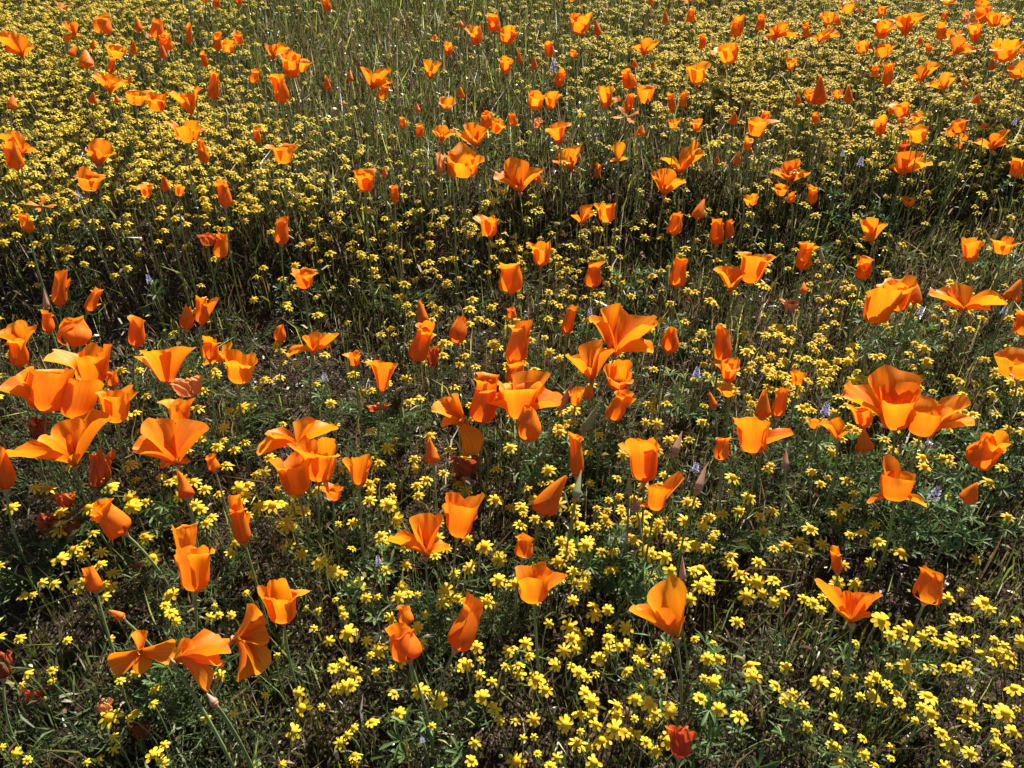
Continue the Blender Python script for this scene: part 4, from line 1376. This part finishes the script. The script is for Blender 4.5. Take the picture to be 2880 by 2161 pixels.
# --- litter on the soil: straw, husks, small stones
parts_v, parts_f, parts_c, off = [], [], [], 0
LITTER = grid('''2 2 2 2 2 2 2 2 2 2 2 2
2 2 2 2 2 2 2 2 2 2 2 2
2 2 2 2 2 3 3 3 3 2 2 2
2 2 2 2 3 4 4 4 3 3 3 3
3 3 3 3 3 4 4 4 4 4 3 3
3 3 3 3 3 3 3 4 3 3 3 3
2 2 2 2 2 3 3 3 3 3 3 3
4 4 4 4 5 5 4 4 4 3 3 3
7 8 8 9 9 8 5 4 3 3 2 2
6 7 8 9 9 8 5 4 3 3 2 3
4 4 4 6 7 7 4 3 3 3 3 3
3 3 4 4 5 5 4 3 3 4 5 4
5 4 4 4 4 4 4 4 4 5 5 5
4 4 4 4 4 4 4 4 5 6 5 5
5 5 5 5 5 5 5 5 5 5 5 5
5 5 5 5 5 5 5 5 5 5 5 5
6 5 5 5 5 5 5 5 5 5 5 5''')
ALL = np.ones_like(COVER)
g = scatter(260000, LITTER, 71, .0, ymax=3.6, contrast=.5, freq=19)
r = np.random.default_rng(72)
n = len(g)
a = r.uniform(0, 6.28, n)
ln = np.where(r.random(n) < .15, r.uniform(.02, .06, n), r.uniform(.003, .010, n))
p0 = g + np.stack([np.zeros(n), np.zeros(n), np.clip(r.gamma(1.5, .006, n), .001, .03)], 1)
tips = p0 + np.stack([np.cos(a) * ln, np.sin(a) * ln, r.normal(0, .12, n) * ln + .001], 1)
col = tints(r, n, np.concatenate([BROWNS, PALES]), .35)
add(*blades(p0, tips, np.where(ln > .02, r.uniform(.0004, .0009, n), r.uniform(.0008, .0022, n)), np.stack([np.zeros(n), np.zeros(n), ln * .1], 1), r, col))
litter = link('litter', make_mesh('litter', np.concatenate(parts_v), np.concatenate(parts_f), M_TINT, cols=np.concatenate(parts_c), smooth=False))
litter['kind'] = 'stuff'

g = scatter(22000, ALL, 81, .0, ymax=3.2, contrast=.7, freq=15)
r = np.random.default_rng(82)
n = len(g)
octv = np.array([(1, 0, 0), (0, 1, 0), (-1, 0, 0), (0, -1, 0), (0, 0, .7), (0, 0, -.7)], float)
octf = np.array([(0, 1, 4), (1, 2, 4), (2, 3, 4), (3, 0, 4), (1, 0, 5), (2, 1, 5), (3, 2, 5), (0, 3, 5)])
nr = r.normal(size=(n, 3)); nr /= np.linalg.norm(nr, axis=1)[:, None]
sz = np.clip(r.gamma(2, .0011, n), .0008, .007)
V, F = stamp(octv, [octf], frames(nr, r.uniform(0, 6.28, n)), g + np.array([0, 0, .001]), sz)
peb = link('pebbles', make_mesh('pebbles', V, F, M_TINT, cols=np.repeat(tints(r, n, np.array([(.10, .07, .05), (.16, .12, .09), (.07, .05, .035), (.36, .31, .26)]), .3), 6, axis=0), smooth=False))
peb['kind'] = 'stuff'

# ------------------------------------------------------------------ lupines
def lupine_leaf(seed):
    r = np.random.default_rng(seed)
    V, F, b = [], [], 0
    nl = int(r.integers(7, 9))
    cup = r.uniform(.25, 1.0)
    for k in range(nl):
        a = k * 2 * math.pi / nl + r.normal() * .08
        ln = r.uniform(.8, 1.05)
        o = np.array([math.cos(a), math.sin(a), 0])
        sd = np.array([-math.sin(a), math.cos(a), 0])
        el = cup + r.normal() * .12
        for (x, w) in ((0, .025), (.35, .065), (.72, .095), (1.0, .03)):
            c = o * x * ln * math.cos(el) + np.array([0, 0, x * ln * math.sin(el) - .18 * x * x])
            V += [c - sd * w + [0, 0, .06 * (w > .05)], c, c + sd * w + [0, 0, .06 * (w > .05)]]
        for q_ in range(3):
            i = b + q_ * 3
            F += [(i, i + 3, i + 4, i + 1), (i + 1, i + 4, i + 5, i + 2)]
        b += 12
    return np.array(V), np.array(F)
LUPLEAF = [lupine_leaf(300 + i) for i in range(6)]

def spike_mesh(seed):
    r = np.random.default_rng(seed)
    V, F, C, b = [], [], [], 0
    for lv in range(7):
        z = .10 + lv * .135
        rad_ = .17 * (1 - lv / 8.5) + .03
        for k in range(6):
            a = k * 1.047 + lv * .5 + r.normal() * .1
            c = np.array([math.cos(a) * rad_, math.sin(a) * rad_, z + r.normal() * .015])
            s_ = .085 * (1 - lv / 13)
            o = np.array([math.cos(a), math.sin(a), .5]); sd = np.array([-math.sin(a), math.cos(a), 0])
            for (cc, up_) in (((.42, .40, .62), 1), ((.66, .65, .78) if r.random() < .4 else (.27, .24, .46), -1)):
                V += [c - sd * s_ * .6, c + sd * s_ * .6, c + o * s_ * 1.2 + sd * s_ * .5 + [0, 0, up_ * s_ * .5], c + o * s_ * 1.2 - sd * s_ * .5 + [0, 0, up_ * s_ * .5]]
                F.append((b, b + 1, b + 2, b + 3)); b += 4
                C += [cc] * 4
    return make_mesh('flower_spike', np.array(V), np.array(F), M_LUPF, cols=np.array(C), smooth=False)
SPIKES = [spike_mesh(400 + i) for i in range(3)]

# tile, flower x y height(px) or none, number of leaves, spread, label
LUPINES = [
 ((3, 2), 1420, 1000, 200, 15, .10, 'tall lupine with pale violet flower spike beside the skirted cup poppy'),
 ((3, 2), 485, 280, 170, 12, .08, 'lupine with slender lilac spike between the ragged poppy and small rolled poppies'),
 ((3, 2), 1370, 520, 70, 14, .09, 'lupine with dark violet flower under the paired ragged poppies'),
 ((3, 2), 1900, 800, 0, 14, .09, 'flowerless lupine of pale green leaves under the thick leaning tube'),
 ((3, 2), 1800, 1080, 0, 13, .08, 'flowerless lupine fanned out around the slim bud near the dark hollow'),
 ((3, 2), 1150, 1300, 0, 10, .09, 'flowerless lupine in the shade below the skirted cup poppy'),
 ((3, 2), 2050, 430, 0, 11, .07, 'flowerless lupine at the edge behind the thick leaning tube'),
 ((3, 2), 700, 800, 0, 11, .08, 'flowerless lupine of drooping leaves in front of the small folded poppy'),
 ((2, 2), 1580, 760, 130, 0, .04, 'pale grey lupine spike beside the pink bud caps'),
 ((2, 2), 970, 1360, 140, 9, .06, 'lupine with lilac and white spike below the split tilted poppy'),
 ((2, 2), 200, 700, 0, 13, .08, 'flowerless lupine of bright leaves beside the narrow tall tube poppy'),
 ((2, 2), 750, 1480, 0, 10, .07, 'flowerless lupine fanned flat among yellow flowers in front of the split poppy'),
 ((2, 1), 670, 1070, 100, 6, .05, 'lupine with white and violet spike behind the biggest wide-open poppy'),
 ((2, 1), 1590, 1610, 140, 12, .08, 'lupine with pale violet spike in front of the tall two-lipped tube'),
 ((2, 1), 1000, 860, 0, 9, .08, 'flowerless lupine of grey-green leaves behind the biggest wide-open poppy'),
 ((2, 1), 1480, 1250, 0, 10, .08, 'flowerless lupine of silvery leaves beside the pointed closed poppy'),
 ((3, 1), 1310, 1070, 100, 10, .08, 'lupine with violet spike at the foot of the paired cup poppies'),
 ((3, 1), 2030, 1060, 110, 10, .07, 'lupine with deep blue spike beside the wide flat poppy'),
 ((3, 1), 1080, 1380, 0, 15, .11, 'broad flowerless lupine in front of the paired cup poppies'),
 ((3, 1), 2000, 690, 0, 13, .09, 'flowerless feathery lupine under two small cup poppies'),
 ((1, 2), 1060, 1560, 120, 7, .06, 'small lupine with blue spike in front of the bowl poppy'),
 ((1, 3), 1440, 1430, 90, 8, .07, 'lupine with small violet spike near the front edge'),
 ((0, 1), 690, 60, 100, 4, .04, 'lupine with dark violet spike beside the far broad cup poppies'),
 ((0, 1), 1300, 790, 110, 3, .04, 'lone lupine spike in the dark bare strip'),
 ((1, 1), 600, 1640, 110, 5, .05, 'lupine with blue spike on pale litter by the flat drooping poppy'),
 ((3, 0), 790, 1440, 110, 4, .05, 'lupine spike in the far yellow carpet behind the lifted open poppy'),
 ((3, 0), 640, 1350, 70, 4, .05, 'small lupine spike behind the spreading four-lobed poppy'),
 ((3, 0), 2120, 1080, 80, 4, .05, 'lupine spike in yellow carpet near the far edge'),
 ((2, 0), 360, 620, 140, 5, .05, 'dark purple lupine spike between two rear tube poppies'),
 ((0, 2), 1350, 1000, 0, 12, .08, 'flowerless dark green lupine beside the slim bud on a bare stem'),
 ((3, 3), 950, 800, 0, 6, .05, 'flowerless lupine of grey-green fingers in front of the V-shaped poppy'),
 ((2, 3), 950, 180, 0, 9, .06, 'flowerless lupine beside the bird-shaped poppy'),
 ((2, 3), 1500, 1000, 0, 9, .07, 'flowerless lupine on the stem under the bird-shaped poppy'),
 ((2, 3), 1900, 1500, 0, 7, .06, 'flowerless lupine beside the dark withered poppy at the front edge'),
 ((0, 3), 1500, 1110, 0, 4, .04, 'single bright palm-leaved lupine beside the drooping poppy'),
 ((1, 1), 420, 950, 0, 8, .06, 'flowerless lupine fanned under the lone cup poppy'),
 ((2, 0), 600, 1080, 0, 8, .08, 'flowerless silvery lupine beside the far triangular cup poppy'),
 ((3, 0), 900, 1640, 0, 9, .08, 'flowerless lupine below the lifted open poppy'),
]
R = np.random.default_rng(91)
for (tl, x, y, hp, nleaf, spread, label) in LUPINES:
    X, Y = 720 * tl[0] + x / TILE, 540 * tl[1] + y / TILE
    c, t, vray = at(X, Y, .10 if hp else .05)
    root = np.array([c[0], c[1], float(ground(c[0], c[1])) - .003])
    th = thing('lupine', root, 'plant', 'lupines between the poppies')
    th['label'] = label
    if hp:
        hgt = c[2] - root[2]
        vv, ff = tube(bez2(np.zeros(3), np.array([.006, .004, hgt * .5]), np.array([0, 0, hgt]), 6), .0012, 5)
        link('stem', make_mesh('stem', vv, ff, M_STEM), th)
        L = .85 * hp / TILE * t / FPX
        link('flower_spike', SPIKES[R.integers(3)], th, (0, 0, hgt), Quaternion((1, 0, 0), R.normal() * .1), [L] * 3)
    for k in range(int(nleaf * 1.5)):
        a = R.uniform(0, 6.28)
        rr = spread * math.sqrt(R.uniform(.05, 1)) * .8
        tip = np.array([math.cos(a) * rr, math.sin(a) * rr, R.uniform(.03, .095)])
        lf = LUPLEAF[R.integers(6)]
        nr = unit([math.cos(a) * .5 + R.normal() * .25, math.sin(a) * .5 + R.normal() * .25, 1])
        sz = R.uniform(.016, .026)
        rot = (Vector(nr).to_track_quat('Z', 'Y') @ Quaternion((0, 0, 1), R.uniform(0, 6.28))).to_matrix()
        lv = lf[0] * sz @ np.array(rot).T + tip
        pv, pf = tube(bez2(np.zeros(3), np.array([0, 0, tip[2] * .7]), tip, 5), .0006, 3)
        link('leaf', make_mesh('leaf', np.concatenate([lv, pv]), np.concatenate([lf[1], pf + len(lv)]), [M_LUP, M_STEM], mat_idx=[0] * len(lf[1]) + [1] * len(pf)), th)

# ------------------------------------------------------------------ labels: what it looks like and where it stands, from the landmarks
corner = [('the lower right photo corner', 2880, 2161, None), ('the lower left photo corner', 0, 2161, None)]
LANDMARKS += corner + [(n_, x_, y_, None) for n_, x_, y_ in (
    ('the bright palm-leaved lupine', 490, 1981), ('the lupine below the bird-shaped poppy', 1928, 1945), ('the grey-fingered lupine', 2469, 1880))]
LM_XY = np.array([(l[1], l[2]) for l in LANDMARKS])
ORD = ['', 'second', 'third', 'fourth', 'fifth', 'sixth', 'seventh', 'eighth', 'ninth', 'tenth', 'eleventh', 'twelfth', 'thirteenth', 'fourteenth', 'fifteenth',
       'sixteenth', 'seventeenth', 'eighteenth', 'nineteenth', 'twentieth']
SECT = ['right of', 'above right of', 'above', 'above left of', 'left of', 'below left of', 'below', 'below right of']
def sector(dx, dy):
    return SECT[int(((math.degrees(math.atan2(-dy, dx)) + 22.5) % 360) // 45)]
lm_obj = {l[3].name: l[0] for l in LANDMARKS if l[3] is not None}
buckets = {}
def nearest_mark(X, Y):
    d = np.hypot(LM_XY[:, 0] - X, LM_XY[:, 1] - Y)
    k = int(d.argmin())
    return k, float(d[k])
for rec in TO_LABEL:
    o, desc, X, Y, cat = rec
    if o.name in lm_obj:
        nm = lm_obj[o.name]
        nm = nm[4:] if nm.startswith('the ') else nm
        o['label'] = nm + (', bright orange' if 'withered' not in nm and 'shrivelled' not in nm else ' lying low among leaves')
        continue
    k, d = nearest_mark(X, Y)
    buckets.setdefault((cat, desc, k, sector(X - LM_XY[k, 0], Y - LM_XY[k, 1])), []).append((d, o))
for (X, Y), sz in zip(CARPET_XY, CARPET_SZ):
    if Y > 1000 and 0 < X < 2880:
        k, d = nearest_mark(X, Y)
        key = ('daisy', daisy_word(sz), k, sector(X - LM_XY[k, 0], Y - LM_XY[k, 1]))
        if key in buckets:
            buckets[key].append((d, None))
for (cat, desc, k, sec), lst in buckets.items():
    lst.sort(key=lambda e: e[0])
    for i, (dist, o) in enumerate(lst):
        if o is None:
            continue
        lm = LANDMARKS[k][0]
        o['label'] = f'{desc} {sec} {lm}' if len(lst) == 1 else f'{desc}, {(ORD[min(i, 19)] + " nearest").strip()} {sec} {lm}'
